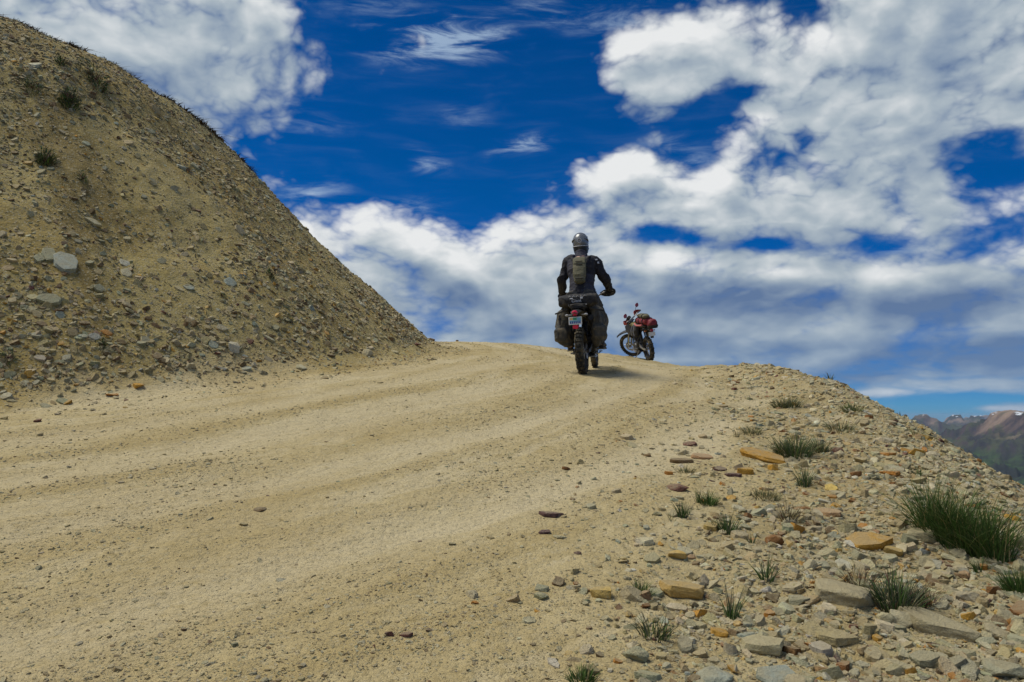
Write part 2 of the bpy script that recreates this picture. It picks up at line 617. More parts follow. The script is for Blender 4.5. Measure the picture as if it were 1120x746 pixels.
def build_land():
    xs = spaced(-36, 34, -6, 6, .04, 1.02)
    ys = spaced(-14, 60, 1.8, 11, .04, 1.011)
    X, Y = np.meshgrid(xs, ys)
    x, y = X.ravel(), Y.ravel()
    z = height(x, y)
    V = np.stack([x, y, z], 1)
    nx, ny = len(xs), len(ys)
    idx = np.arange(nx * ny).reshape(ny, nx)
    Q = np.stack([idx[:-1, :-1], idx[:-1, 1:], idx[1:, 1:], idx[1:, :-1]], -1).reshape(-1, 4)
    wh, ws = masks(x, y)
    tw = track_w(x, y) * (1 - wh) * (1 - ws)
    sk = streaks(x, y)
    lab = np.where(wh > .5, 1, np.where(ws > .5, 2, 0))
    fl = np.where((lab[Q] == 1).sum(1) >= 2, 1, np.where((lab[Q] == 2).sum(1) >= 2, 2, 0))
    for k, nm in ((0, 'road'), (1, 'hill'), (2, 'ground')):
        f = Q[fl == k]
        used, inv = np.unique(f, return_inverse=True)
        me = np_mesh(nm, V[used], inv.reshape(f.shape), True)
        set_attr(me, 'bank', wh[used]); set_attr(me, 'stony', ws[used]); set_attr(me, 'track', tw[used]); set_attr(me, 'streak', sk[used] + .5)
        tag(link_mesh(nm, me, M_DIRT), kind='structure')


build_land()


# ------------------------------------------------------------------ far mountains: one sheet to the horizon
def far_h(x, y):
    r = np.hypot(x, y)
    near = road_base(np.clip(x, -30, 30), np.clip(y, -14, 55)) - 6 - .55 * np.maximum(r - 40, 0)
    w = fbm(x, y, 1 / 9000., 3, .5, 91)
    rg = ridged(x + 900 * w, y + 900 * fbm(x, y, 1 / 8000., 3, .5, 92), 1 / 3600., 9, .55, 93)
    big = sst(2200, 8500, r)
    z = -1050 + 250 * fbm(x, y, 1 / 3000., 5, .55, 94) * sst(900, 3000, r) + big * (FAR_AMP * rg + FAR_OFF)
    z = np.minimum(z, 40 + .25 * (z - 40))
    return np.maximum(near, z)


FAR_AMP, FAR_OFF = 1350., 30.


def build_far():
    az = np.concatenate([np.arange(-180, -40, 2.0), np.arange(-40, 12, .5), np.arange(12, 44, .09), np.arange(44, 180, 2.0)])
    rr = np.concatenate([[0.0], np.geomspace(45, 2500, 60)[:-1], np.geomspace(2500, 24000, 330), np.geomspace(25000, 42000, 12)])
    A, RR = np.meshgrid(np.radians(az), rr)
    x, y = (RR * np.sin(A)).ravel(), (RR * np.cos(A)).ravel()
    z = far_h(x, y)
    z = np.where(RR.ravel() < 1, -30, z)
    na, nr = len(az), len(rr)
    idx = np.arange(na * nr).reshape(nr, na)
    nxt = np.roll(idx, -1, 1)
    Q = np.stack([idx[:-1], idx[1:], nxt[1:], nxt[:-1]], -1).reshape(-1, 4)
    me = np_mesh('mountains', np.stack([x, y, z], 1), Q, True)
    mt, t, b = bsdf('mountain_slopes', 1.0, .05)
    geo = t.n('ShaderNodeNewGeometry')
    P = geo.outputs['Position']
    sp = t.n('ShaderNodeSeparateXYZ'); t.link(P, sp.inputs[0])
    sn = t.n('ShaderNodeSeparateXYZ'); t.link(geo.outputs['Normal'], sn.inputs[0])
    n1 = t.noise(P, 1 / 1500., 7, .62, .6)
    n2 = t.noise(P, 1 / 380., 7, .68, .3)
    zz = t.m('MULTIPLY_ADD', t.m('SUBTRACT', n1, .5), 620., sp.outputs[2])
    steep = t.sstep(sn.outputs[2], .86, .70)
    c = t.mix(t.sstep(n2, .4, .6), (.012, .022, .014), (.030, .034, .030))                 # forest
    c = t.mix(t.m('MULTIPLY', t.sstep(zz, -620, -480), t.sstep(n2, .60, .44)), c, (.050, .085, .028))    # meadow
    c = t.mix(t.m('MULTIPLY', t.sstep(zz, -420, -250), t.m('MULTIPLY_ADD', steep, .5, .5)), c, t.mix(t.sstep(n2, .38, .62), (.090, .062, .056), (.042, .036, .044)))
    c = t.mix(t.m('MULTIPLY', t.sstep(zz, -230, -90), t.sstep(n1, .47, .58)), c, t.mix(t.sstep(n2, .35, .65), (.30, .215, .155), (.18, .125, .095)))
    snow = t.m('MULTIPLY', t.sstep(t.m('MULTIPLY_ADD', t.m('SUBTRACT', n2, .5), 520., sp.outputs[2]), 40, 75), t.sstep(sn.outputs[2], .6, .85))
    c = t.mix(snow, c, (.75, .78, .82))
    t.link(c, b.inputs['Base Color'])
    bump(t, b, n2, .8, 60)
    tag(link_mesh('mountains', me, mt), kind='structure')



build_far()


def build_haze():
    m = bmesh.new()
    bmesh.ops.create_cube(m, size=1.0)
    me = bpy.data.meshes.new('haze')
    m.to_mesh(me)
    m.free()
    mt = bpy.data.materials.new('air')
    mt.use_nodes = True
    nt = mt.node_tree
    nt.nodes.clear()
    out = nt.nodes.new('ShaderNodeOutputMaterial')
    v = nt.nodes.new('ShaderNodeVolumePrincipled')
    v.inputs['Color'].default_value = (.62, .78, 1.0, 1)
    v.inputs['Density'].default_value = HAZE
    nt.links.new(v.outputs[0], out.inputs['Volume'])
    o = link_mesh('haze', me, mt)
    o.scale = (90000, 90000, 2000 + 120)
    o.location = (0, 0, (120 - 2000) / 2)
    tag(o, 'thin blue air between the road and the far mountains', kind='stuff')


HAZE = 1.6e-5
build_haze()


# ------------------------------------------------------------------ stones
def hull(pts):
    bm = bmesh.new()
    for p in pts:
        bm.verts.new(p)
    r = bmesh.ops.convex_hull(bm, input=bm.verts[:])
    junk = [g for g in r['geom_interior'] if isinstance(g, bmesh.types.BMVert)]
    bmesh.ops.delete(bm, geom=junk, context='VERTS')
    bm.verts.ensure_lookup_table()
    return bm


def rock_points(kind, rng, n):
    """points of a unit stone: x long, y deep, z high, all about -0.5 .. 0.5"""
    if kind == 'slab':
        k = int(rng.integers(6, 9))
        an = np.arange(k) * 2 * math.pi / k + rng.uniform(-.32, .32, k)
        ra = rng.uniform(.36, .54, k)
        sl = rng.uniform(-.28, .28, 2)
        x, y = np.cos(an) * ra, np.sin(an) * ra
        i1, i2 = rng.uniform(.82, 1.0, k), rng.uniform(.8, 1.05, k)
        top = np.stack([x * i1, y * i1, .42 + sl[0] * x * 2 + sl[1] * y * 2 + rng.uniform(-.05, .03, k)], 1)
        mid = np.stack([x, y, rng.uniform(-.22, .22, k)], 1)
        bot = np.stack([x * i2, y * i2, -.45 + rng.uniform(-.05, .2, k)], 1)
        return np.concatenate([top, mid, bot])
    p = rng.normal(size=(n, 3))
    p /= np.linalg.norm(p, axis=1, keepdims=True)
    if kind == 'block':
        p = np.sign(p) * np.abs(p) ** .55 * .42
    else:
        p = p * .5
    return p * rng.uniform(.82, 1.08, (n, 1))


def rock_mesh(kind, seed, detail=2):
    rng = np.random.default_rng(seed)
    bm = hull(rock_points(kind, rng, 15 if kind == 'block' else 30))
    bmesh.ops.dissolve_limit(bm, angle_limit=R(9), verts=bm.verts[:], edges=bm.edges[:])
    bmesh.ops.bevel(bm, geom=bm.edges[:], offset=(.016 if kind == 'slab' else .024), segments=1, profile=.5, affect='EDGES', clamp_overlap=True)
    bmesh.ops.triangulate(bm, faces=bm.faces[:])
    for _ in range(detail):
        bmesh.ops.subdivide_edges(bm, edges=[e for e in bm.edges if e.calc_length() > .11], cuts=1, use_grid_fill=True)
        bmesh.ops.triangulate(bm, faces=bm.faces[:])
    bm.normal_update()
    co = np.array([v.co[:] for v in bm.verts])
    nn = np.array([v.normal[:] for v in bm.verts])
    kd_ = .55 if kind == 'slab' else 1.0
    d = kd_ * .030 * fbm(co[:, 0] * 1.3 + co[:, 2] * 2.1 + seed, co[:, 1] * 1.3 - co[:, 2] * 1.7, 3.2, 4, .6, seed)
    d += kd_ * .022 * (ridged(co[:, 0] + seed, co[:, 1] + co[:, 2] * 1.5, 2.6, 3, .5, seed + 3) - .5)
    co = co + nn * d[:, None]
    for v, c in zip(bm.verts, co):
        v.co = c
    me = bpy.data.meshes.new('rock')
    bm.to_mesh(me)
    bm.free()
    me.set_sharp_from_angle(angle=R(28))
    return me


def rock_material(name, from_object):
    mt, t, b = bsdf(name, .88, .25)
    if from_object:
        src = t.n('ShaderNodeObjectInfo').outputs['Color']
    else:
        src = t.attr('tint').outputs['Color']
    geo = t.n('ShaderNodeNewGeometry')
    P = geo.outputs['Position']
    n1 = t.noise(P, 9, 5, .62, .4)
    n2 = t.noise(P, 38, 5, .7)
    n3 = t.noise(P, 160, 3, .7)
    c = t.mix(t.m('MULTIPLY', t.sstep(n1, .38, .68), .55), src, t.mix(1.0, src, (.72, .66, .55), 'MULTIPLY'))
    c = t.mix(t.m('MULTIPLY', t.sstep(n2, .52, .72), .5), c, t.mix(.5, src, (.62, .56, .40)))
    c = t.mix(t.m('MULTIPLY', t.sstep(n2, .46, .30), .45), c, t.mix(1.0, src, (.45, .38, .30), 'MULTIPLY'))
    # dust that has settled on the upper faces
    sn = t.n('ShaderNodeSeparateXYZ')
    t.link(geo.outputs['Normal'], sn.inputs[0])
    c = t.mix(t.m('MULTIPLY', t.m('MULTIPLY', t.sstep(sn.outputs[2], .35, .9), t.sstep(n1, .33, .58)), .5), c, (.50, .42, .25))
    t.link(c, b.inputs['Base Color'])
    k = bump(t, b, n2, .8, .03)
    bump(t, b, n3, .8, .008, k)
    return mt


M_ROCK = rock_material('stone', True)
M_GRAVEL = rock_material('rubble', False)

TINT = dict(buff=(.50, .43, .25), cream=(.57, .505, .32), tan=(.45, .36, .18), grey=(.40, .375, .25), green=(.37, .365, .225), blue=(.36, .395, .315), pale=(.62, .585, .44),
            ochre=(.55, .30, .05), yellow=(.62, .42, .13), orange=(.50, .22, .04), rust=(.27, .13, .045), peach=(.47, .28, .14), purple=(.15, .085, .075), maroon=(.19, .085, .06),
            brown=(.22, .145, .07))

ROCKS = {}
for kk in ('slab', 'block', 'round'):
    ROCKS[kk] = [rock_mesh(kk, 100 + 17 * i + len(kk)) for i in range(9)]


def stone_obj(me, x, y, dims, yaw, tint, sink=.3, tilt=(0, 0), follow=.8):
    """one stone set into the ground, leaning with the slope"""
    if not me.materials:
        me.materials.append(M_ROCK)
    o = bpy.data.objects.new('rock', me)
    COL.objects.link(o)
    n = Vector(normal_at(np.array([x]), np.array([y]), .15)[0])
    n = Vector((0, 0, 1)).lerp(n, follow).normalized()
    q = Vector((0, 0, 1)).rotation_difference(n)
    o.rotation_euler = (q @ Euler((tilt[0], tilt[1], yaw)).to_quaternion()).to_euler()
    o.scale = dims
    o.location = Vector((x, y, zat(x, y))) + n * (dims[2] * (.5 - sink))
    j = random.uniform(.9, 1.1)
    j *= 1.08
    o.color = (tint[0] * j, tint[1] * j * random.uniform(.97, 1.03), tint[2] * j, 1)
    return o


# the stones one notices: place in the photograph, width, height (photo scale), shape, colour, label
FEATURE = [
    (834, 503, 52, 17, 'slab', 'ochre', 'large flat ochre slab with a notched top edge in front of a dark grass tuft'),
    (744, 650, 58, 23, 'slab', 'yellow', 'long cream-yellow slab with a dark undercut, lying alone between small grass tufts'),
    (659, 653, 32, 18, 'block', 'yellow', 'blocky tan-yellow stone lying by itself on the right margin of the dirt road'),
    (602, 565, 33, 11, 'slab', 'purple', 'flat purple-brown stone lying alone on the open dirt road'),
    (739, 537, 26, 11, 'round', 'maroon', 'smooth oval maroon stone just behind a thin upright grass tuft'),
    (801, 522, 22, 10, 'slab', 'purple', 'dark purple flake leaning against an ochre stone below the large ochre slab'),
    (788, 515, 15, 7, 'slab', 'purple', 'small dark purple shard lying left of the purple flake'),
    (815, 519, 22, 12, 'block', 'ochre', 'ochre stone tucked behind the dark purple flake'),
    (846, 515, 15, 12, 'block', 'ochre', 'small ochre block just below the right end of the large ochre slab'),
    (846, 597, 22, 17, 'round', 'rust', 'rounded rusty brown stone with a dark shaded base beside a yellow chip'),
    (740, 612, 23, 15, 'block', 'yellow', 'squared tan-orange stone on bare dirt above the long cream-yellow slab'),
    (757, 611, 13, 8, 'block', 'peach', 'small peach stone touching the right side of the squared tan-orange stone'),
    (946, 598, 46, 22, 'slab', 'ochre', 'rusty orange slab tilted down the slope below the pale boulders'),
    (978, 607, 22, 13, 'slab', 'yellow', 'bright yellow-orange slab at the lower end of the tilted rusty slab'),
    (921, 660, 68, 36, 'block', 'buff', 'largest pale buff boulder, cracked, beside the dark spiky tuft'),
    (786, 696, 24, 13, 'block', 'ochre', 'bright orange-ochre stone among pale stones near the lower edge'),
    (706, 665, 12, 9, 'block', 'rust', 'small red-brown stone between two grass tufts left of the cream-yellow slab'),
    (1024, 692, 74, 26, 'slab', 'buff', 'long pale grey-buff slab running down the slope below the dark spiky tuft'),
    (986, 684, 26, 24, 'block', 'cream', 'angular pale block at the upper end of the long slab'),
    (968, 681, 18, 15, 'round', 'buff', 'rounded buff stone left of the angular pale block'),
    (1056, 660, 28, 18, 'block', 'cream', 'pale rectangular block below the big green grass clump'),
    (1074, 664, 13, 14, 'block', 'tan', 'upright tan stone standing right of the pale rectangular block'),
    (1094, 676, 13, 12, 'round', 'yellow', 'small bright yellow stone near the right edge of the rubble'),
    (1110, 693, 15, 12, 'round', 'peach', 'small peach-coloured rounded stone at the right edge of the rubble'),
    (1090, 700, 28, 20, 'block', 'buff', 'large buff block left of the small peach-coloured stone'),
    (1078, 704, 18, 9, 'round', 'green', 'flattened olive pebble under the large buff block'),
    (1009, 590, 34, 22, 'slab', 'buff', 'flat triangular buff slab at the foot of the big green grass clump'),
    (912, 700, 42, 15, 'slab', 'tan', 'tan slab with a dark broken right end, below the cracked boulder'),
    (836, 712, 46, 24, 'slab', 'buff', 'broad buff slab lying flat at the bottom of the stony shoulder'),
    (798, 716, 18, 22, 'slab', 'cream', 'narrow cream slab pointing downhill right below the bright orange-ochre stone'),
    (779, 743, 40, 16, 'round', 'blue', 'smooth blue-grey boulder cut by the bottom edge of the picture'),
    (846, 745, 44, 17, 'slab', 'blue', 'cracked blue-white slab at the bottom edge, right of the smooth boulder'),
    (695, 722, 26, 20, 'round', 'green', 'grey-green rounded stone below the leafy tuft at the bottom'),
    (710, 743, 32, 14, 'slab', 'green', 'grey-green slab tilted at the bottom edge under the rounded stone'),
    (874, 662, 24, 18, 'block', 'grey', 'grey pyramid-shaped stone left of the cracked boulder'),
    (866, 646, 22, 12, 'slab', 'buff', 'thin buff slab behind the grey pyramid-shaped stone'),
    (1100, 742, 48, 24, 'block', 'grey', 'big grey boulder in the bottom right corner of the rubble'),
    (1012, 726, 30, 18, 'slab', 'green', 'olive-grey slab below the long pale slab'),
    (1003, 498, 20, 12, 'block', 'ochre', 'ochre block standing near the edge of the drop, above the big grass clump'),
    (1013, 481, 20, 9, 'slab', 'yellow', 'yellow-brown slab lying right on the edge of the drop'),
    (941, 507, 18, 12, 'block', 'tan', 'squat tan-brown stone uphill of the big green grass clump'),
    (970, 498, 16, 6, 'slab', 'orange', 'thin orange flake near the edge of the drop'),
    (947, 526, 9, 8, 'block', 'pale', 'small white stone above the big green grass clump'),
    (937, 521, 15, 9, 'block', 'rust', 'rusty stone left of the small white stone'),
    (972, 520, 20, 9, 'slab', 'orange', 'orange slab fragment left of the big green grass clump'),
    (768, 502, 23, 9, 'slab', 'peach', 'flat peach-tan slab at the road edge left of the large ochre slab'),
    (746, 506, 24, 9, 'slab', 'brown', 'flat grey-brown slab left of the peach-tan slab'),
    (732, 520, 12, 8, 'block', 'orange', 'small orange stone left of the drab tuft at the road edge'),
    (754, 487, 19, 6, 'slab', 'maroon', 'thin maroon flake lying at the road edge behind the grey-brown slab'),
    (799, 547, 13, 9, 'block', 'ochre', 'ochre stone at the right side of a short bright green tuft'),
    (905, 562, 34, 9, 'slab', 'peach', 'flat peach slab flush with the ground in the middle of the shoulder'),
    (877, 561, 20, 11, 'block', 'rust', 'brown-orange stone at the left end of the flat peach slab'),
    (813, 571, 18, 10, 'block', 'cream', 'pale cream stone behind a spiky tuft on the shoulder'),
    (596, 584, 16, 7, 'block', 'purple', 'small dark purple stone on the open road in front of the flat one'),
    (612, 588, 16, 4, 'slab', 'cream', 'flat cream stone touching the small dark purple stone on the road'),
    (283, 559, 17, 5, 'round', 'brown', 'dark brown stone lying alone on the left part of the road'),
    (427, 696, 14, 10, 'block', 'maroon', 'maroon stone on the road near the bottom, left one of a close pair'),
    (444, 696, 16, 7, 'slab', 'maroon', 'flat maroon stone on the road near the bottom, right one of a close pair'),
    (632, 606, 9, 5, 'round', 'purple', 'tiny dark round stone on the road above the blocky tan-yellow stone'),
    (454, 655, 0, 0, '', '', ''),
    (591, 655, 18, 10, 'round', 'green', 'grey-green round stone on the road margin left of the blocky tan-yellow stone'),
    (593, 646, 19, 10, 'block', 'green', 'olive block just behind the grey-green round stone'),
    (514, 654, 20, 12, 'block', 'cream', 'cream stone at the road margin beside a small orange chip'),
    (519, 661, 11, 6, 'block', 'orange', 'small orange chip against the cream stone on the road margin'),
    (70, 291, 24, 30, 'slab', 'blue', 'largest blue-grey slab standing upright in the face of the bank'),
    (53, 282, 15, 24, 'slab', 'green', 'grey-green slab standing upright left of the largest blue-grey slab'),
    (42, 284, 11, 13, 'slab', 'green', 'small grey-green slab at the left foot of the upright grey-green one'),
    (136, 290, 12, 11, 'slab', 'pale', 'white angular stone in the bank, upper one of a pair'),
    (138, 301, 14, 12, 'slab', 'cream', 'cream angular stone in the bank, lower one of a pair'),
    (54, 331, 28, 14, 'slab', 'green', 'flat grey-green slab low in the bank near the left edge'),
    (102, 246, 18, 7, 'slab', 'cream', 'long thin white splinter in the upper part of the bank'),
    (251, 311, 14, 13, 'slab', 'blue', 'blue-grey slab in the middle of the bank facing the road'),
    (206, 316, 12, 8, 'slab', 'blue', 'small blue-grey slab left of the middle one in the bank'),
    (117, 366, 14, 8, 'block', 'orange', 'bright orange stone at the foot of the bank'),
    (103, 371, 14, 9, 'slab', 'pale', 'pale slab touching the bright orange stone at the foot of the bank'),
    (91, 369, 12, 7, 'slab', 'blue', 'pale grey slab two stones left of the bright orange stone'),
    (254, 384, 20, 14, 'block', 'pale', 'white broken boulder at the foot of the bank'),
    (233, 379, 12, 12, 'slab', 'blue', 'blue-grey slab left of the white broken boulder'),
    (242, 361, 14, 8, 'slab', 'cream', 'cream slab above the white broken boulder'),
    (238, 389, 8, 6, 'block', 'maroon', 'maroon stone below the white broken boulder'),
    (294, 372, 14, 6, 'slab', 'grey', 'grey slab right of the white broken boulder at the foot of the bank'),
    (472, 369, 10, 7, 'block', 'brown', 'brown boulder on the very tip of the bank against the sky'),
    (457, 380, 10, 8, 'block', 'maroon', 'reddish stone just below the brown boulder at the tip of the bank'),
    (500, 373, 5, 3, 'block', 'brown', 'small stone alone on the crest of the road right of the bank'),
    (123, 434, 16, 5, 'block', 'orange', 'reddish-orange stone where the bank meets the road, middle left'),
    (42, 462, 9, 6, 'block', 'maroon', 'small reddish stone on the left edge of the road by itself'),
    (152, 425, 14, 8, 'block', 'ochre', 'yellowish stone where the bank meets the road, right of the reddish-orange one'),
    (854, 409, 8, 3, 'block', 'brown', 'dark stone lying on the far rim of the shoulder'),
]
FEATURE_XY = []
for i, (px, py, w_, h_, kd, tn, lab) in enumerate(FEATURE):
    if not w_:
        continue
    x, y, z = ground_at(px, py - h_ * .12)
    dist = math.hypot(math.hypot(x, y), z - CAMZ)
    k = dist / F_PX
    wid, hei = w_ * k, h_ * k
    bank = hill_d(x, y) > .4
    if bank:
        dims = (wid * 1.05, hei * 1.15, wid * .24)
        follow = 1.0
    else:
        dims = (wid * 1.05, wid * .78, max(hei * (.55 if kd == 'slab' else .85), wid * .15))
        follow = .7
    if px == 1024:
        dims = (wid * 1.1, wid * .42, wid * .24)
    me = rock_mesh(kd, 500 + i * 7, 3 if w_ > 24 else 2)
    yaw = math.atan2(-x, y) + random.uniform(-.35, .35) + (math.pi if random.random() < .5 else 0)
    o = stone_obj(me, x, y, dims, yaw, TINT[tn], sink=.33 if not bank else .36, tilt=(random.uniform(-.1, .1), random.uniform(-.1, .1)), follow=follow)
    tag(o, lab, 'rock')
    FEATURE_XY.append((x, y, max(dims[0], .05) * .5))
FEATURE_XY = np.array(FEATURE_XY)

PROTO = []
for i in range(16):
    rg = np.random.default_rng(900 + i)
    kd = ('slab', 'block', 'slab', 'block')[i % 4]
    bm = hull(rock_points(kd, rg, 9))
    bmesh.ops.triangulate(bm, faces=bm.faces[:])
    bm.verts.index_update()
    PROTO.append((np.array([v.co[:] for v in bm.verts]), np.array([[v.index for v in f.verts] for f in bm.faces])))
    bm.free()


def palette(n, rng, weights):
    names = list(weights)
    p = np.array([weights[k] for k in names], float)
    c = np.array([TINT[k] for k in names])[rng.choice(len(names), n, p=p / p.sum())]
    return np.clip(c * rng.uniform(.72, 1.18, (n, 1)) * rng.uniform(.95, 1.05, (n, 3)), 0.01, .8)


def basis(N, yaw, tx, ty):
    """rotation matrices whose z leans with N, then tilted and turned"""
    n = len(N)
    up = N
    ref = np.stack([np.cos(yaw), np.sin(yaw), np.zeros(n)], 1)
    X = ref - (ref * up).sum(1, keepdims=True) * up
    X /= np.linalg.norm(X, axis=1, keepdims=True)
    Yv = np.cross(up, X)
    cx, sx = np.cos(tx)[:, None], np.sin(tx)[:, None]
    Y2, Z2 = Yv * cx + up * sx, up * cx - Yv * sx
    cy, sy = np.cos(ty)[:, None], np.sin(ty)[:, None]
    X3, Z3 = X * cy - Z2 * sy, Z2 * cy + X * sy
    return np.stack([X3, Y2, Z3], 2)


def rubble(name, x, y, size, flat, tint, tilt, rng, label=None, sink=.25, yaw=None):
    """very many small stones as one mesh"""
    z = height(x, y)
    N = normal_at(x, y, .1)
    n = len(x)
    if yaw is None:
        yaw = rng.uniform(0, 2 * math.pi, n)
    B = basis(N, yaw, rng.normal(0, tilt, n), rng.normal(0, tilt, n))
    S = np.stack([size, size * rng.uniform(.45, .95, n), size * flat], 1)
    C = np.stack([x, y, z], 1) + N * (S[:, 2] * (.5 - sink))[:, None]
    which = rng.integers(0, len(PROTO), n)
    Vs, Fs, Ts, off = [], [], [], 0
    for p, (pv, pf) in enumerate(PROTO):
        k = np.where(which == p)[0]
        if len(k) == 0:
            continue
        v = np.einsum('nij,nvj->nvi', B[k], pv[None] * S[k][:, None, :]) + C[k][:, None, :]
        nv = len(pv)
        Vs.append(v.reshape(-1, 3))
        Fs.append((pf[None] + (np.arange(len(k)) * nv)[:, None, None] + off).reshape(-1, 3))
        Ts.append(np.repeat(tint[k], nv, 0))
        off += nv * len(k)
    me = np_mesh(name, np.concatenate(Vs), np.concatenate(Fs), False)
    set_attr(me, 'tint', np.concatenate(Ts))
    o = link_mesh(name, me, M_GRAVEL)
    return tag(o, label, None, None, 'stuff')


W_BANK = dict(buff=7, cream=1.2, tan=11, grey=1.5, green=3, blue=.3, pale=.2, ochre=.5, brown=5, yellow=.5, maroon=.25)
W_SHOULDER = dict(buff=10, cream=6, tan=7, grey=2, green=2.5, blue=.35, pale=1.2, ochre=.55, yellow=.5, orange=.3, rust=.35, peach=.5, purple=.12, maroon=.25, brown=.8)
W_ROAD = dict(buff=6, cream=3, tan=8, grey=2, green=1, brown=2, purple=.12, maroon=.12)


def clear_of(x, y, r=0.0):
    d = np.hypot(x[:, None] - FEATURE_XY[None, :, 0], y[:, None] - FEATURE_XY[None, :, 1]) - FEATURE_XY[None, :, 2] - r
    return d.min(1) > 0


def candidates(rng, n, x0, x1, y0, y1):
    """points about evenly spread over the picture of a patch of ground"""
    y = np.exp(rng.uniform(math.log(y0), math.log(y1), n))
    x = rng.uniform(x0, x1, n) * y
    return x, y


def scatter():
    rng = np.random.default_rng(3)
    # --- bank: shards
    x, y = rng.uniform(-14, 0.5, 260000), rng.uniform(4, 21, 260000)
    hd = hill_d(x, y)
    cl = fbm(x, y, .8, 4, .6, 61)
    keep = (hd > -.75) & in_view(x, y, height(x, y), 120) & (rng.uniform(0, 1, len(x)) < np.clip(.55 + 1.5 * cl + .30 * sst(2.2, .3, hd), .08, 1))
    keep &= ~((hd < .1) & (rng.uniform(0, 1, len(x)) < .72))
    x, y = x[keep], y[keep]
    x, y = x[:62000], y[:62000]
    n = len(x)
    hd = hill_d(x, y)
    s = np.exp(rng.normal(math.log(.038), .60, n)) * (1 + .35 * np.exp(-((hd - .6) / .8) ** 2)) * (.55 + .45 * sst(-.5, .5, hd))
    s = np.clip(s, .012, .15)
    rubble('bank_rubble', x, y, s, rng.uniform(.2, .45, n), palette(n, rng, W_BANK) * .98, .34, rng,
           'loose rubble of thin broken stones covering the cut bank', .48)
    # --- stony shoulder
    x, y = candidates(rng, 300000, -.35, 1.15, 1.6, 15)
    wh, ws = masks(x, y)
    cl = fbm(x, y, 1.6, 4, .6, 62)
    e = edge_d(x, y)
    keep = (e < 5.0) & (rng.uniform(0, 1, len(x)) < ws * np.clip(.66 + 1.1 * cl, .2, 1) + .10 * sst(-3.6, -1.5, e) * (y < 9)) & in_view(x, y, height(x, y), 420)
    x, y = x[keep][:130000], y[keep][:130000]
    n = len(x)
    s = np.exp(rng.normal(math.log(.021), .74, n)) * (.75 + .05 * y)
    big = (rng.uniform(0, 1, n) < .075 * sst(-1.8, .6, edge_d(x, y)))
    s = np.where(big, rng.uniform(.035, .085, n), s)
    s = np.clip(s, .007, .12)
    ok = clear_of(x, y, -.02) | (s < .03)
    x, y, s = x[ok], y[ok], s[ok]
    n = len(x)
    rubble('shoulder_gravel', x, y, s, rng.uniform(.22, .6, n), palette(n, rng, W_SHOULDER) * 1.13, .26, rng, 'pale gravel and broken stone covering the right shoulder', .44)
    # --- road grit
    x, y = candidates(rng, 300000, -.75, .35, 1.9, 22)
    wh, ws = masks(x, y)
    tw = track_w(x, y)
    cl = fbm(x, y, .9, 4, .6, 63)
    keep = (wh < .4) & (ws < .5) & (rng.uniform(0, 1, len(x)) < np.clip(.34 + 1.2 * cl + 1.3 * streaks(x, y), .05, 1) * (1 - .7 * tw)) & in_view(x, y, height(x, y))
    x, y = x[keep][:90000], y[keep][:90000]
    n = len(x)
    s = np.clip(np.exp(rng.normal(math.log(.0080), .60, n)) * (.7 + .07 * y), .004, .045)
    rubble('road_gravel', x, y, s, rng.uniform(.2, .5, n), palette(n, rng, W_ROAD) * 1.05, .2, rng, 'sparse grit and small stones scattered over the dirt road', .48)
    # --- loose stones one can count: each its own object
    kinds = ('slab', 'block', 'round')
    LBL = {
        'buff': 'pale buff', 'cream': 'cream', 'tan': 'tan', 'grey': 'grey', 'green': 'grey-green', 'blue': 'blue-grey', 'ochre': 'ochre', 'rust': 'rusty', 'peach': 'peach', 'pale': 'whitish',
        'brown': 'brown', 'maroon': 'maroon', 'yellow': 'yellowish', 'orange': 'orange', 'purple': 'purple'}

    def loose(n, x0, x1, y0, y1, test, lo, hi, weights, where, group, bank=False):
        names = list(weights)
        p = np.array([weights[k] for k in names], float)
        p /= p.sum()
        got = 0
        taken = []
        for _ in range(4000):
            if got >= n:
                break
            if bank:
                x, y = rng.uniform(x0, x1), rng.uniform(y0, y1)
            else:
                a, b = candidates(rng, 1, x0, x1, y0, y1)
                x, y = float(a[0]), float(b[0])
            X, Y = np.array([x]), np.array([y])
            if not test(X, Y) or not in_view(X, Y, height(X, Y), -4)[0] or not clear_of(X, Y, .05)[0]:
                continue
            s = float(np.exp(rng.uniform(math.log(lo), math.log(hi)))) * (1.0 if bank else (.55 + .09 * y))
            if any(math.hypot(x - a, y - b) < .5 * (s + c) for a, b, c in taken):
                continue
            taken.append((x, y, s))
            tn = names[rng.choice(len(names), p=p)]
            kd = kinds[rng.choice(3, p=(.6, .35, .05) if bank else (.42, .48, .10))]
            dims = (s, s * rng.uniform(.6, .9), s * (rng.uniform(.2, .36) if kd == 'slab' else rng.uniform(.38, .6)))
            o = stone_obj(ROCKS[kd][rng.integers(0, 9)], x, y, dims, rng.uniform(0, 6.28), TINT[tn], sink=rng.uniform(.32, .6), tilt=(rng.normal(0, .15), rng.normal(0, .15)), follow=1.0 if bank else .8)
            tag(o, '%s stone lying loose %s' % (LBL[tn], where), 'rock', group)
            got += 1
    ws_ = lambda X, Y: masks(X, Y)[1][0] > .45 and edge_d(X, Y)[0] < 1.9
    loose(130, -.3, .72, 2.2, 12, ws_, .045, .14, dict(buff=11, cream=7, tan=6, grey=1, green=1.5, pale=1.0, blue=.15, ochre=.5, rust=.25), 'in the rubble of the right shoulder', 'loose stones on the right shoulder')
    loose(62, -11, -1.5, 6, 17, lambda X, Y: -.3 < hill_d(X, Y)[0] < 5.5, 0.10, .26, dict(green=5, buff=4, cream=2, blue=2, tan=3, brown=1.5, pale=.6), 'on the face of the bank', 'loose stones on the bank', True)
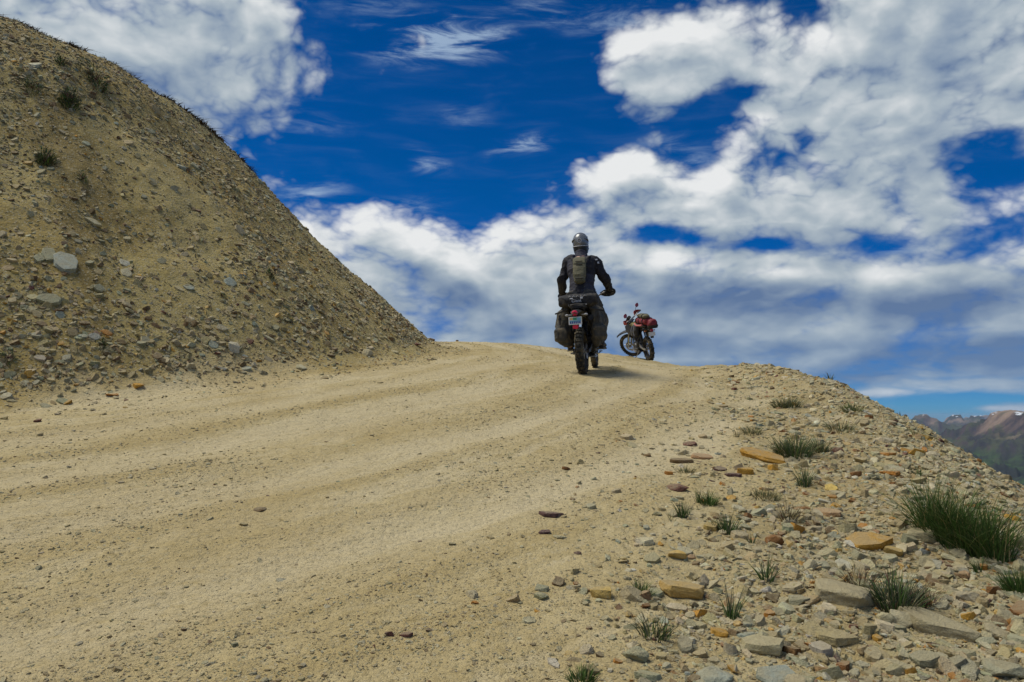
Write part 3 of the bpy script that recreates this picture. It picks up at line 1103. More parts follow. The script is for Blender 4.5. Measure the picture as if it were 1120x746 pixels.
    loose(30, -.6, .2, 2.4, 12, lambda X, Y: masks(X, Y)[0][0] < .2 and masks(X, Y)[1][0] < .3, .028, .07, dict(buff=5, tan=5, brown=1.5, grey=1, purple=.2), 'on the dirt road', 'small stones on the road')


scatter()


# ------------------------------------------------------------------ plants
def leaf_material(name):
    mt, t, b = bsdf(name, .75, .2)
    a = t.attr('tint').outputs['Color']
    geo = t.n('ShaderNodeNewGeometry')
    n = t.noise(geo.outputs['Position'], 60, 3, .6)
    t.link(t.mix(t.m('MULTIPLY', n, .6), a, t.mix(1.0, a, (1.5, 1.35, 1.1), 'MULTIPLY')), b.inputs['Base Color'])
    return mt


M_LEAF = leaf_material('grass_blades')


def blades(rng, base, N, h, w, lean, bend, tints, segs=4):
    """curved tapering blades. base (n,3); lean outward vectors (n,2); returns verts, quads, tints"""
    n = len(base)
    bend = bend * rng.uniform(.2, 2.1, n) * (1 + (rng.uniform(0, 1, n) < .08) * .8)
    az = rng.uniform(0, 2 * math.pi, n)
    side = np.stack([np.cos(az), np.sin(az), np.zeros(n)], 1)
    V = np.zeros((n, segs + 1, 2, 3))
    for i in range(segs + 1):
        t = i / segs
        c = base + np.stack([lean[:, 0] * h * (t * .55 + bend * t * t), lean[:, 1] * h * (t * .55 + bend * t * t), h * (t - .35 * bend * t * t * np.hypot(lean[:, 0], lean[:, 1]))], 1)
        ww = (w * (1 - t) ** .75 * .5 + w * .04)[:, None]
        V[:, i, 0], V[:, i, 1] = c - side * ww, c + side * ww
    idx = np.arange(n * (segs + 1) * 2).reshape(n, segs + 1, 2)
    Q = np.stack([idx[:, :-1, 0], idx[:, :-1, 1], idx[:, 1:, 1], idx[:, 1:, 0]], -1).reshape(-1, 4)
    return V.reshape(-1, 3), Q, np.repeat(tints, (segs + 1) * 2, 0)


GREEN, OLIVE, DRY, DULL, RED = (.060, .115, .026), (.11, .135, .045), (.34, .27, .13), (.095, .110, .065), (.14, .075, .055)


def tuft(name, px, py, w_, h_, n, cols, label, cat, group=None, spread=1.0, width=.006, elong=None):
    x, y, z = ground_at(px, py)
    dist = math.hypot(math.hypot(x, y), z - CAMZ)
    k = dist / F_PX
    W, H = w_ * k, h_ * k
    rng = np.random.default_rng(int(px * 7 + py))
    r = np.sqrt(rng.uniform(0, 1, n)) * W * .30
    a = rng.uniform(0, 2 * math.pi, n)
    bx, by = r * np.cos(a), r * np.sin(a) * .8
    if elong:                                   # a clump that runs down the slope
        tt = rng.uniform(-.5, .5, n)
        bx, by = bx * .62 + tt * elong[0], by * .8 + tt * elong[1]
    gx, gy = x + bx, y + by
    base = np.stack([gx, gy, height(gx, gy) - .006], 1) - np.array([x, y, z])
    hh = H * rng.uniform(.45, 1.05, n) * (1 - .35 * (r / (W * .30 + 1e-6)))
    ln = np.stack([bx, by], 1) / (W * .30 + 1e-6) * .75 * spread + rng.normal(0, .22 * spread, (n, 2))
    if elong:
        ln = rng.normal(0, .34, (n, 2)) + np.stack([np.cos(a), np.sin(a)], 1) * (r / (W * .3))[:, None] * .42
    names = list(cols)
    p = np.array([cols[c] for c in names], float)
    pal = dict(g=GREEN, o=OLIVE, d=DRY, u=DULL, r=RED)
    tn = np.array([pal[c] for c in names])[rng.choice(len(names), n, p=p / p.sum())] * rng.uniform(.65, 1.35, (n, 1))
    V, Q, T = blades(rng, base, None, hh, np.full(n, width) * rng.uniform(.7, 1.3, n) * max(1.0, dist / 6), ln, .55, tn)
    me = np_mesh(name, V, Q, False)
    set_attr(me, 'tint', T)
    o = link_mesh(name, me, M_LEAF)
    o.location = (x, y, z)
    return tag(o, label, cat, group)


def twiggy(name, px, py, w_, h_, n, cols, label, cat, group=None):
    """small bushy herb: thin stems with little leaves"""
    x, y, z = ground_at(px, py)
    dist = math.hypot(math.hypot(x, y), z - CAMZ)
    k = dist / F_PX
    W, H = w_ * k, h_ * k
    rng = np.random.default_rng(int(px * 5 + py * 3))
    names = list(cols)
    p = np.array([cols[c] for c in names], float)
    pal = dict(g=GREEN, o=OLIVE, d=DRY, u=DULL, r=RED)
    u = rng.normal(size=(n, 3)); u /= np.linalg.norm(u, axis=1, keepdims=True)
    u[:, 2] = np.abs(u[:, 2])
    rad = rng.uniform(.25, 1, n) ** .6 * (1 + .25 * np.sin(3 * np.arctan2(u[:, 1], u[:, 0]) + px))
    c = u * rad[:, None] * np.array([W * .5, W * .42, H])
    c[:, 2] += height(x + c[:, 0], y + c[:, 1]) - z
    m = n
    tn = np.array([pal[q] for q in names])[rng.choice(len(names), m, p=p / p.sum())] * rng.uniform(.55, 1.4, (m, 1))
    lh = H * rng.uniform(.12, .30, m)
    V, Q, T = blades(rng, c, None, lh, lh * .35, u[:, :2] * 1.2 + rng.normal(0, .4, (m, 2)), .4, tn, 2)
    ns = max(6, n // 14)
    sb = np.zeros((ns, 3)); sb[:, :2] = rng.normal(0, W * .05, (ns, 2))
    V2, Q2, T2 = blades(rng, sb, None, H * rng.uniform(.6, 1, ns), np.full(ns, .006 * max(1, dist / 8)), rng.normal(0, .5, (ns, 2)) * W / H, .3, np.tile(np.array(RED) * .7, (ns, 1)), 4)
    me = np_mesh(name, np.concatenate([V, V2]), np.concatenate([Q, Q2 + len(V)]), False)
    set_attr(me, 'tint', np.concatenate([T, T2]))
    o = link_mesh(name, me, M_LEAF)
    o.location = (x, y, z)
    return tag(o, label, cat, group)


def plants():
    G = 'grass tufts on the right shoulder'
    T = tuft
    T('grass_clump', 1052, 600, 50, 74, 1700, dict(g=8, o=2.2, d=.9), 'big lush dark green grass clump running down the stony slope', 'grass', None, 1.0, .0055, elong=(.20, -.38))
    T('grass_tuft', 980, 664, 62, 42, 420, dict(u=4, g=3, r=.6, d=.2), 'dark spiky grass tuft between the cracked boulder and the long slab', 'grass', G, 1.0, .005)
    T('grass_tuft', 1118, 655, 46, 36, 420, dict(g=6, o=1), 'dark green tuft cut by the right edge, below the big clump', 'grass', G, 1.0, .005)
    T('grass_tuft', 868, 500, 58, 32, 520, dict(u=4, g=3, d=.6, o=2), 'broad grey-green tuft right behind the large ochre slab', 'grass', G, 1.0, .0045)
    T('grass_tuft', 896, 494, 26, 22, 140, dict(u=4, o=2, d=.5), 'small loose tuft at the right end of the broad grey-green one', 'grass', G)
    T('grass_tuft', 861, 446, 44, 17, 420, dict(u=4, o=3, d=1.2), 'low wide tuft nearest the far rim, at the edge of the road', 'grass', G, 1.1, .0035)
    T('grass_tuft', 932, 452, 28, 15, 180, dict(o=4, g=2, d=.7), 'low green tuft by the rim right of the low wide one', 'grass', G, 1.1, .0035)
    T('grass_tuft', 920, 471, 46, 18, 170, dict(o=3, d=2, u=3), 'thin straggling tuft in the gravel below the rim', 'grass', G, 1.2, .0035)
    T('grass_tuft', 908, 416, 8, 12, 26, dict(u=3, o=2), 'tiny upright plant standing on the rim against the sky', 'grass', G, .7, .004)
    T('grass_tuft', 822, 474, 34, 14, 160, dict(u=3, d=2, o=2), 'short dull tuft at the road edge above the large ochre slab', 'grass', G, 1.1, .0035)
    T('grass_tuft', 806, 478, 10, 14, 26, dict(d=3, u=2), 'few dry stalks left of the short dull tuft', 'grass', G, .8, .0035)
    T('grass_tuft', 880, 532, 18, 30, 120, dict(u=3, g=3), 'narrow upright grey-green tuft below the broad one', 'grass', G, .7, .004)
    T('grass_tuft', 775, 552, 30, 22, 190, dict(g=6, o=2), 'short bright green tuft left of an ochre stone', 'grass', G, .9, .004)
    T('grass_tuft', 764, 550, 9, 24, 26, dict(u=3, g=2), 'taller thin stalks at the left side of the short bright green tuft', 'grass', G, .6, .004)
    T('grass_tuft', 747, 566, 15, 28, 80, dict(g=4, u=3), 'thin upright tuft in front of the oval maroon stone', 'grass', G, .6, .004)
    T('grass_tuft', 735, 570, 11, 17, 12, dict(g=3, u=3), 'tiny three-bladed sprout left of the thin upright tuft', 'grass', G, .8, .004)
    T('grass_tuft', 796, 584, 26, 30, 120, dict(g=4, u=3, d=.3), 'spiky tuft in front of the pale cream stone', 'grass', G, .8, .0045)
    T('grass_tuft', 780, 580, 10, 15, 26, dict(u=3, g=2), 'small sprout left of the spiky tuft', 'grass', G, .8, .004)
    T('grass_tuft', 822, 594, 10, 17, 22, dict(g=3, u=2), 'small sprout between the spiky tuft and the rusty brown stone', 'grass', G, .8, .004)
    T('grass_tuft', 838, 636, 22, 34, 46, dict(g=4, u=2), 'open tuft of stiff blades on bare gravel above the broad slab', 'grass', G, .9, .0055)
    T('grass_tuft', 800, 676, 22, 46, 40, dict(g=4, u=2, d=.3), 'tall slender tuft right of the long cream-yellow slab', 'grass', G, .55, .0055)
    T('grass_tuft', 716, 697, 46, 36, 90, dict(u=4, g=3, d=.5), 'spreading dark tuft below the small red-brown stone', 'grass', G, 1.1, .005)
    T('grass_tuft', 700, 652, 32, 22, 130, dict(o=4, g=2, d=.5), 'soft green tuft touching the left end of the cream-yellow slab', 'grass', G, 1.0, .004)
    T('grass_tuft', 637, 746, 38, 22, 130, dict(g=5, o=2, d=.3), 'green tuft cut by the bottom edge at the road margin', 'grass', G, 1.0, .005)
    T('grass_tuft', 862, 570, 26, 30, 120, dict(d=3, r=2, u=3), 'drab reddish tuft left of the brown-orange stone', 'grass', G, .9, .0045)
    T('grass_tuft', 838, 545, 44, 16, 190, dict(u=3, d=2, o=2), 'low drab tuft beside pale stones in mid shoulder', 'grass', G, 1.1, .004)
    T('grass_tuft', 750, 517, 28, 12, 110, dict(d=2, u=3, o=2), 'low drab tuft below the flat grey-brown slab', 'grass', G, 1.1, .004)
    T('grass_tuft', 940, 640, 42, 30, 130, dict(d=3, r=3, u=1.5), 'wispy reddish dry tuft behind the cracked boulder', 'grass', G, 1.1, .004)
    T('grass_tuft', 1010, 664, 26, 30, 100, dict(r=4, d=1.5, u=1), 'wispy dark red stalks right of the dark spiky tuft', 'grass', G, 1.0, .004)
    T('grass_tuft', 1072, 624, 16, 20, 40, dict(g=3, u=2), 'single small tuft at the lower left of the big clump', 'grass', G, .8, .005)
    T('grass_tuft', 1003, 521, 12, 14, 50, dict(g=3, u=2), 'small dark tuft just above the big clump', 'grass', G, .8, .004)
    T('grass_tuft', 1001, 478, 22, 14, 50, dict(d=3, o=2), 'dry tuft on the edge of the drop beside the yellow-brown slab', 'grass', G, 1.0, .004)
    T('grass_tuft', 984, 453, 7, 6, 24, dict(g=3, u=2), 'tiny tuft on the skyline of the drop', 'grass', G, 1.0, .004)
    B = 'low plants on the bank'
    for px, py, w_, h_, n, lab in (
            (77, 116, 20, 18, 420, 'dark round shrub high on the bank near the crest'),
            (50, 181, 20, 18, 380, 'dark shrub on the bank below the round one, near the left edge'),
            (36, 98, 22, 12, 260, 'flat dark plant high on the bank near the left edge'),
            (66, 71, 10, 12, 160, 'small upright dark plant just under the crest'),
            (104, 88, 34, 15, 340, 'dark mat of turf plants hanging under the crest'),
            (90, 197, 14, 10, 160, 'small dull plant in the middle of the upper bank'),
            (296, 303, 13, 10, 200, 'small dark plant in the middle of the bank towards its tip'),
            (328, 297, 16, 8, 120, 'faint dull plant right of the small dark one near the tip'),
            (243, 325, 10, 7, 130, 'tiny green plant below the blue-grey slab in the bank'),
            (8, 394, 22, 10, 240, 'low dark plant at the foot of the bank by the left edge'),
            (112, 380, 9, 11, 120, 'small dark green plant below the bright orange stone'),
            (317, 352, 8, 8, 90, 'tiny dark plant low on the bank near its tip'),
            (200, 160, 8, 7, 90, 'tiny dark plant in the upper bank below the crest line'),
            (78, 470, 26, 7, 0, '')):
        if n:
            twiggy('shrub', px, py, w_ * .85, h_ * .8, n, dict(g=3, u=4, o=1.5, r=.8), lab, 'shrub', B)
    # turf along the crest of the bank: nobody could count it
    rng = np.random.default_rng(77)
    x, y = rng.uniform(-12.5, -5.2, 60000), rng.uniform(14, 20, 60000)
    line = y - (15.0 + .40 * (x + 10.5) + .5 * fbm(x, y, .9, 3, .5, 81))
    hd = hill_d(x, y)
    keep = (line > 0) & (line < 2.0) & (hd > 4.0) & (fbm(x, y, 1.4, 3, .5, 83) > -.16 + .10 * (hd < 5))
    x, y = x[keep][:17000], y[keep][:17000]
    n = len(x)
    base = np.stack([x, y, height(x, y) - .01], 1)
    pal = np.array([(.06, .045, .026), (.085, .058, .034), (.12, .08, .045), (.045, .046, .022)])
    tn = pal[rng.integers(0, 4, n)] * rng.uniform(.6, 1.3, (n, 1))
    h = rng.uniform(.04, .10, n)
    V, Q, T = blades(rng, base, None, h, np.full(n, .03), rng.normal(0, 1.3, (n, 2)), .6, tn, 2)
    k = rng.choice(n, 150, replace=False)
    V2, Q2, T2 = blades(rng, base[k], None, rng.uniform(.06, .15, 150), np.full(150, .010), rng.normal(0, .35, (150, 2)), .3, np.tile((.10, .07, .045), (150, 1)), 3)
    me = np_mesh('turf', np.concatenate([V, V2]), np.concatenate([Q, Q2 + len(V)]), False)
    set_attr(me, 'tint', np.concatenate([T, T2]))
    tag(link_mesh('turf', me, M_LEAF), 'dark brown turf overhanging the crest of the bank', kind='stuff')


plants()


# ------------------------------------------------------------------ shape builder for the machines
class MB:
    def __init__(s):
        s.v, s.f = [], []

    def add(s, V, F):
        o = len(s.v)
        s.v += [tuple(p) for p in V]
        s.f += [tuple(i + o for i in f) for f in F]
        return s

    def loft(s, rings, caps=True, closed=True):
        n = len(rings[0])
        V = [p for r in rings for p in r]
        F = []
        for i in range(len(rings) - 1):
            for j in range(n if closed else n - 1):
                k = (j + 1) % n
                F.append((i * n + j, i * n + k, (i + 1) * n + k, (i + 1) * n + j))
        if caps and closed:
            F.append(tuple(range(n))[::-1])
            F.append(tuple((len(rings) - 1) * n + j for j in range(n)))
        return s.add(V, F)

    def tube(s, pts, r, n=10, flat=1.0, caps=True):
        pts = [Vector(p) for p in pts]
        rs = r if isinstance(r, (list, tuple)) else [r] * len(pts)
        rings = []
        prev = None
        for i, p in enumerate(pts):
            d = (pts[min(i + 1, len(pts) - 1)] - pts[max(i - 1, 0)]).normalized()
            if prev is None:
                ref = Vector((1, 0, 0)) if abs(d.x) < .9 else Vector((0, 0, 1))
                a = (ref - d * ref.dot(d)).normalized()
            else:
                a = (prev - d * prev.dot(d)).normalized()
            prev = a
            b = d.cross(a)
            rings.append([p + a * math.cos(2 * math.pi * k / n) * rs[i] + b * math.sin(2 * math.pi * k / n) * rs[i] * flat for k in range(n)])
        return s.loft(rings, caps)

    def curve(s, pts, r, n=10, m=6, **kw):
        """tube through smoothed points"""
        P = [Vector(p) for p in pts]
        out, rad = [], []
        rs = r if isinstance(r, (list, tuple)) else [r] * len(P)
        for i in range(len(P) - 1):
            p0, p1, p2, p3 = P[max(i - 1, 0)], P[i], P[i + 1], P[min(i + 2, len(P) - 1)]
            for k in range(m):
                t = k / m
                out.append(.5 * ((2 * p1) + (p2 - p0) * t + (2 * p0 - 5 * p1 + 4 * p2 - p3) * t * t + (3 * p1 - p0 - 3 * p2 + p3) * t ** 3))
                rad.append(rs[i] * (1 - t) + rs[i + 1] * t)
        out.append(P[-1]); rad.append(rs[-1])
        return s.tube(out, rad, n, **kw)

    def box(s, c, size, ch=.006, rot=None):
        """chamfered box"""
        c = Vector(c)
        h = Vector(size) * .5
        ch = min(ch, min(h) * .6)
        q = Euler(rot).to_matrix() if rot else Matrix.Identity(3)
        pts = []
        for sx in (-1, 1):
            for sy in (-1, 1):
                for sz in (-1, 1):
                    for ax in range(3):
                        p = [sx * (h.x - ch), sy * (h.y - ch), sz * (h.z - ch)]
                        p[ax] = (sx, sy, sz)[ax] * h[ax]
                        pts.append(q @ Vector(p) + c)
        return s.hullpts(pts)

    def hullpts(s, pts):
        bm = hull(pts)
        bmesh.ops.dissolve_limit(bm, angle_limit=R(1), verts=bm.verts[:], edges=bm.edges[:])
        bm.verts.index_update()
        s.add([v.co[:] for v in bm.verts], [[v.index for v in f.verts] for f in bm.faces])
        bm.free()
        return s

    def lathe(s, prof, c=(0, 0, 0), axis='x', n=40, closed=False):
        """profile of (along axis, radius) turned round the axis through c"""
        c = Vector(c)
        rings = []
        for k in range(n):
            a = 2 * math.pi * k / n
            ca, sa = math.cos(a), math.sin(a)
            ring = []
            for (u, r) in prof:
                if axis == 'x': p = (u, r * ca, r * sa)
                elif axis == 'y': p = (r * ca, u, r * sa)
                else: p = (r * ca, r * sa, u)
                ring.append(c + Vector(p))
            rings.append(ring)
        m = len(prof)
        V = [p for r in rings for p in r]
        F = []
        for k in range(n):
            k2 = (k + 1) % n
            for j in range(m if closed else m - 1):
                j2 = (j + 1) % m
                F.append((k * m + j, k * m + j2, k2 * m + j2, k2 * m + j))
        return s.add(V, F)

    def ball(s, c, r, n=12, m=8):
        c = Vector(c)
        rr = Vector(r) if not isinstance(r, (int, float)) else Vector((r, r, r))
        rings = []
        for i in range(m + 1):
            th = math.pi * (i / m * .98 + .01)
            rings.append([c + Vector((math.sin(th) * math.cos(2 * math.pi * k / n) * rr.x, math.sin(th) * math.sin(2 * math.pi * k / n) * rr.y, -math.cos(th) * rr.z)) for k in range(n)])
        return s.loft(rings)

    def ellipses(s, secs, n=20, power=2.0, wob=0, seed=0):
        """loft of superellipse sections: (centre, half x, half y) lying in planes across z, or with explicit axes"""
        rings = []
        for i, sec in enumerate(secs):
            c, a, b = Vector(sec[0]), sec[1], sec[2]
            ax = Vector(sec[3]) if len(sec) > 3 else Vector((1, 0, 0))
            ay = Vector(sec[4]) if len(sec) > 4 else Vector((0, 1, 0))
            ring = []
            for k in range(n):
                t = 2 * math.pi * k / n
                x, y = math.cos(t), math.sin(t)
                x = math.copysign(abs(x) ** (2 / power), x)
                y = math.copysign(abs(y) ** (2 / power), y)
                w = 1 + wob * (math.sin(3 * t + 1.7 * i + seed) + .6 * math.sin(5 * t - 2.3 * i + seed))
                ring.append(c + ax * a * x * w + ay * b * y * w)
            rings.append(ring)
        return s.loft(rings)

    def mesh(s, name, xf=None, ang=35):
        me = bpy.data.meshes.new(name)
        V = s.v if xf is None else [(xf @ Vector(p))[:] for p in s.v]
        me.from_pydata(V, [], s.f)
        bm = bmesh.new()
        bm.from_mesh(me)
        bmesh.ops.recalc_face_normals(bm, faces=bm.faces[:])
        bm.to_mesh(me)
        bm.free()
        me.polygons.foreach_set('use_smooth', [True] * len(me.polygons))
        me.set_sharp_from_angle(angle=R(ang))
        return me

    def build(s, name, mat, parent=None, xf=None, ang=35):
        return link_mesh(name, s.mesh(name, xf, ang), mat, parent)


def fused(mb, voxel, smooth=6, seed=0, crease=0.0, cscale=9.0, xf=None):
    """one continuous skin grown over overlapping limbs, with a little cloth crumple"""
    me = mb.mesh('tmp', xf)
    o = bpy.data.objects.new('tmp', me)
    COL.objects.link(o)
    m1 = o.modifiers.new('r', 'REMESH')
    m1.mode = 'VOXEL'
    m1.voxel_size = voxel
    m2 = o.modifiers.new('s', 'SMOOTH')
    m2.factor, m2.iterations = .5, smooth
    dg = bpy.context.evaluated_depsgraph_get()
    out = bpy.data.meshes.new_from_object(o.evaluated_get(dg))
    bpy.data.objects.remove(o)
    bpy.data.meshes.remove(me)
    if crease:
        nv = len(out.vertices)
        co = np.empty(nv * 3, np.float32); out.vertices.foreach_get('co', co); co = co.reshape(-1, 3).astype(float)
        nn = np.empty(nv * 3, np.float32); out.vertices.foreach_get('normal', nn); nn = nn.reshape(-1, 3)
        d = crease * (ridged(co[:, 0] * 1.1 + co[:, 1] * .7 + seed, co[:, 2] + co[:, 1] * .6, cscale, 3, .5, seed) - .55)
        out.vertices.foreach_set('co', (co + nn * d[:, None]).astype(np.float32).ravel())
    out.polygons.foreach_set('use_smooth', [True] * len(out.polygons))
    out.update()
    return out


def paint(name, col, rough=.5, metal=0.0, spec=.4, dust=.25, noise=.15, fabric=False):
    mt, t, b = bsdf(name, rough, spec)
    b.inputs['Metallic'].default_value = metal
    P = t.n('ShaderNodeNewGeometry').outputs['Position']
    n1 = t.noise(P, 9, 5, .65)
    n2 = t.noise(P, 70, 3, .6)
    c = t.mix(t.m('MULTIPLY', n2, noise), (*col, 1), tuple(min(1, q * 1.9 + .01) for q in col))
    c = t.mix(t.m('MULTIPLY', t.sstep(n1, .42, .75), dust), c, (.33, .26, .15))
    t.link(c, b.inputs['Base Color'])
    if fabric:
        w = t.noise(P, 420, 2, .6)
        k = bump(t, b, w, .35, .002)
        bump(t, b, n1, .35, .02, k)
    else:
        t.link(t.m('MULTIPLY_ADD', n1, .25, max(0, rough - .1)), b.inputs['Roughness'])
    return mt


M = dict(
    tyre=paint('rubber', (.022, .022, .020), .9, 0, .2, .62, .5),
    rim=paint('dark_rim', (.03, .03, .032), .45, .6, .5, .2),
    alloy=paint('bare_alloy', (.50, .50, .49), .38, .9, .5, .18),
    steel=paint('dull_steel', (.30, .29, .28), .42, .9, .5, .25),
    black=paint('black_plastic', (.016, .016, .017), .5, 0, .4, .22),
    frame=paint('black_frame', (.02, .02, .02), .45, .2, .4, .2),
    engine=paint('engine_metal', (.09, .09, .09), .5, .8, .4, .3),
    seat=paint('seat_vinyl', (.02, .02, .022), .65, 0, .3, .2),
    red=paint('red_plastic', (.36, .015, .02), .4, 0, .5, .2),
    olive=paint('olive_plastic', (.15, .128, .028), .45, 0, .45, .25),
    lens=paint('red_lens', (.62, .02, .06), .22, 0, .6, .03, .05),
    amber=paint('amber_lens', (.60, .17, .02), .25, 0, .6, .05, .05),
    clear=paint('clear_lens', (.55, .55, .52), .15, 0, .6, .05, .05),
    white=paint('plate_white', (.72, .73, .72), .4, 0, .4, .05, .04),
    mirror=paint('mirror_glass', (.62, .64, .66), .06, 1.0, .5, .02, .02),
    webbing=paint('grey_webbing', (.36, .36, .37), .85, 0, .2, .1, .2, True),
    bagblack=paint('black_bag_fabric', (.018, .018, .020), .72, 0, .3, .16, .3, True),
    baggrey=paint('charcoal_bag_fabric', (.050, .049, .044), .85, 0, .2, .55, .7, True),
    bagred=paint('red_bag_fabric', (.17, .014, .022), .6, 0, .35, .18, .3, True),
    bagolive=paint('olive_pack_fabric', (.12, .112, .070), .8, 0, .25, .2, .4, True),
    jacket=paint('navy_jacket_fabric', (.013, .013, .019), .75, 0, .3, .08, .4, True),
    jacketlight=paint('slate_jacket_fabric', (.030, .030, .044), .75, 0, .3, .10, .4, True),
    pants=paint('grey_trouser_fabric', (.050, .049, .047), .85, 0, .2, .45, .6, True),
    boot=paint('boot_leather', (.025, .023, .021), .6, 0, .35, .45, .3),
    glove=paint('glove_fabric', (.018, .018, .02), .7, 0, .3, .1, .3, True),
    skin=paint('skin', (.42, .24, .17), .55, 0, .4, 0, .05),
    helmet=paint('silver_helmet_paint', (.22, .225, .23), .25, .35, .5, .06, .08),
    helmetdark=paint('dark_helmet_paint', (.035, .037, .04), .3, .1, .5, .06, .1),
    plateblue=paint('plate_blue', (.03, .10, .36), .4, 0, .4, .03, .05),
    plategreen=paint('plate_green', (.05, .36, .20), .4, 0, .4, .03, .05),
    plateyellow=paint('plate_yellow', (.68, .50, .22), .4, 0, .4, .03, .05),
    platesky=paint('plate_sky', (.20, .45, .62), .4, 0, .4, .03, .05),
    ink=paint('white_print', (.62, .62, .63), .6, 0, .3, .03, .05),
    pink=paint('pink_strap', (.50, .14, .13), .7, 0, .3, .1, .2),
)


def text_mesh(name, txt, size, mat, parent, xf, depth=.0012):
    cu = bpy.data.curves.new('tmp_text', 'FONT')
    cu.body = txt
    cu.size = size
    cu.extrude = depth
    cu.align_x, cu.align_y = 'CENTER', 'CENTER'
    o = bpy.data.objects.new('tmp_text', cu)
    COL.objects.link(o)
    dg = bpy.context.evaluated_depsgraph_get()
    me = bpy.data.meshes.new_from_object(o.evaluated_get(dg))
    bpy.data.objects.remove(o)
    me.transform(xf)
    me.materials.clear()
    return link_mesh(name, me, mat, parent)


def knobby(mb, c, rad, wid, seed, rows):
    """off-road tyre: casing and blocks, one mesh; axle along x"""
    prof = []
    for k in range(14):
        a = math.pi * (k / 13 - .5) * 1.25
        prof.append((wid * .46 * math.sin(a), rad - wid * .52 + (wid * .44) * math.cos(a)))
    mb.lathe(prof, c, 'x', 56, True)
    n = rows
    for i in range(n):
        a0 = 2 * math.pi * i / n
        for j, (off, ww) in enumerate(((-.30, .17), (0.0, .24), (.30, .17)) if i % 2 == 0 else ((-.44, .15), (-.155, .22), (.155, .22), (.44, .15))):
            th = off * 1.55
            r = rad - wid * .52 + wid * .47 * math.cos(th)
            x = wid * .50 * math.sin(th) * 1.02
            m3 = Matrix.Rotation(a0, 3, 'X') @ Matrix.Translation((0, 0, 0)).to_3x3()
            p = m3 @ Vector((x, 0, r))
            rot = (m3 @ Matrix.Rotation(th * .85, 3, 'Y')).to_euler()
            mb.box(Vector(c) + p, (wid * ww, 2 * math.pi * rad / n * .60, .026), .003, rot)


def wheel(root, c, rad, wid, rimr, rimmat, xf, rows, disc, seed=0):
    """wheel > tyre, hub, brake disc"""
    w = MB()
    cw = wid * .30
    w.lathe([(-cw, rimr), (-cw * .8, rimr - .012), (-cw * .35, rimr - .026), (cw * .35, rimr - .026), (cw * .8, rimr - .012), (cw, rimr), (cw * .8, rimr + .010), (-cw * .8, rimr + .010)], c, 'x', 48, True)
    wh = w.build('wheel', rimmat, root, xf)
    t = MB()
    knobby(t, c, rad, wid, seed, rows)
    t.build('tyre', M['tyre'], wh, xf, 25)
    h = MB()
    h.lathe([(-.055, .012), (-.055, .034), (-.04, .034), (-.035, .022), (.035, .022), (.04, .034), (.055, .034), (.055, .012)], c, 'x', 20)
    h.tube([Vector(c) + Vector((-.085, 0, 0)), Vector(c) + Vector((.085, 0, 0))], .011, 8)
    h.build('hub', M['steel'], wh, xf)
    sp = MB()
    for i in range(32):
        a = 2 * math.pi * i / 32
        sgn = 1 if i % 2 else -1
        b = a + (.5 if i % 4 < 2 else -.5)
        p0 = Vector(c) + Vector((sgn * .038, math.cos(b) * .031, math.sin(b) * .031))
        p1 = Vector(c) + Vector((sgn * .006, math.cos(a) * (rimr - .022), math.sin(a) * (rimr - .022)))
        sp.tube([p0, p1], .0022, 5)
    sp.build('spokes', M['alloy'], wh, xf)
    d = MB()
    d.lathe([(disc[0] - .002, disc[1] * .72), (disc[0] - .002, disc[1]), (disc[0] + .002, disc[1]), (disc[0] + .002, disc[1] * .72)], c, 'x', 40, True)
    for k in range(5):
        a = 2 * math.pi * k / 5
        d.box(Vector(c) + Vector((disc[0], math.cos(a) * disc[1] * .52, math.sin(a) * disc[1] * .52)), (.004, disc[1] * .5, .014), .001, (a, 0, 0))
    d.build('brake_disc', M['steel'], wh, xf)
    return wh


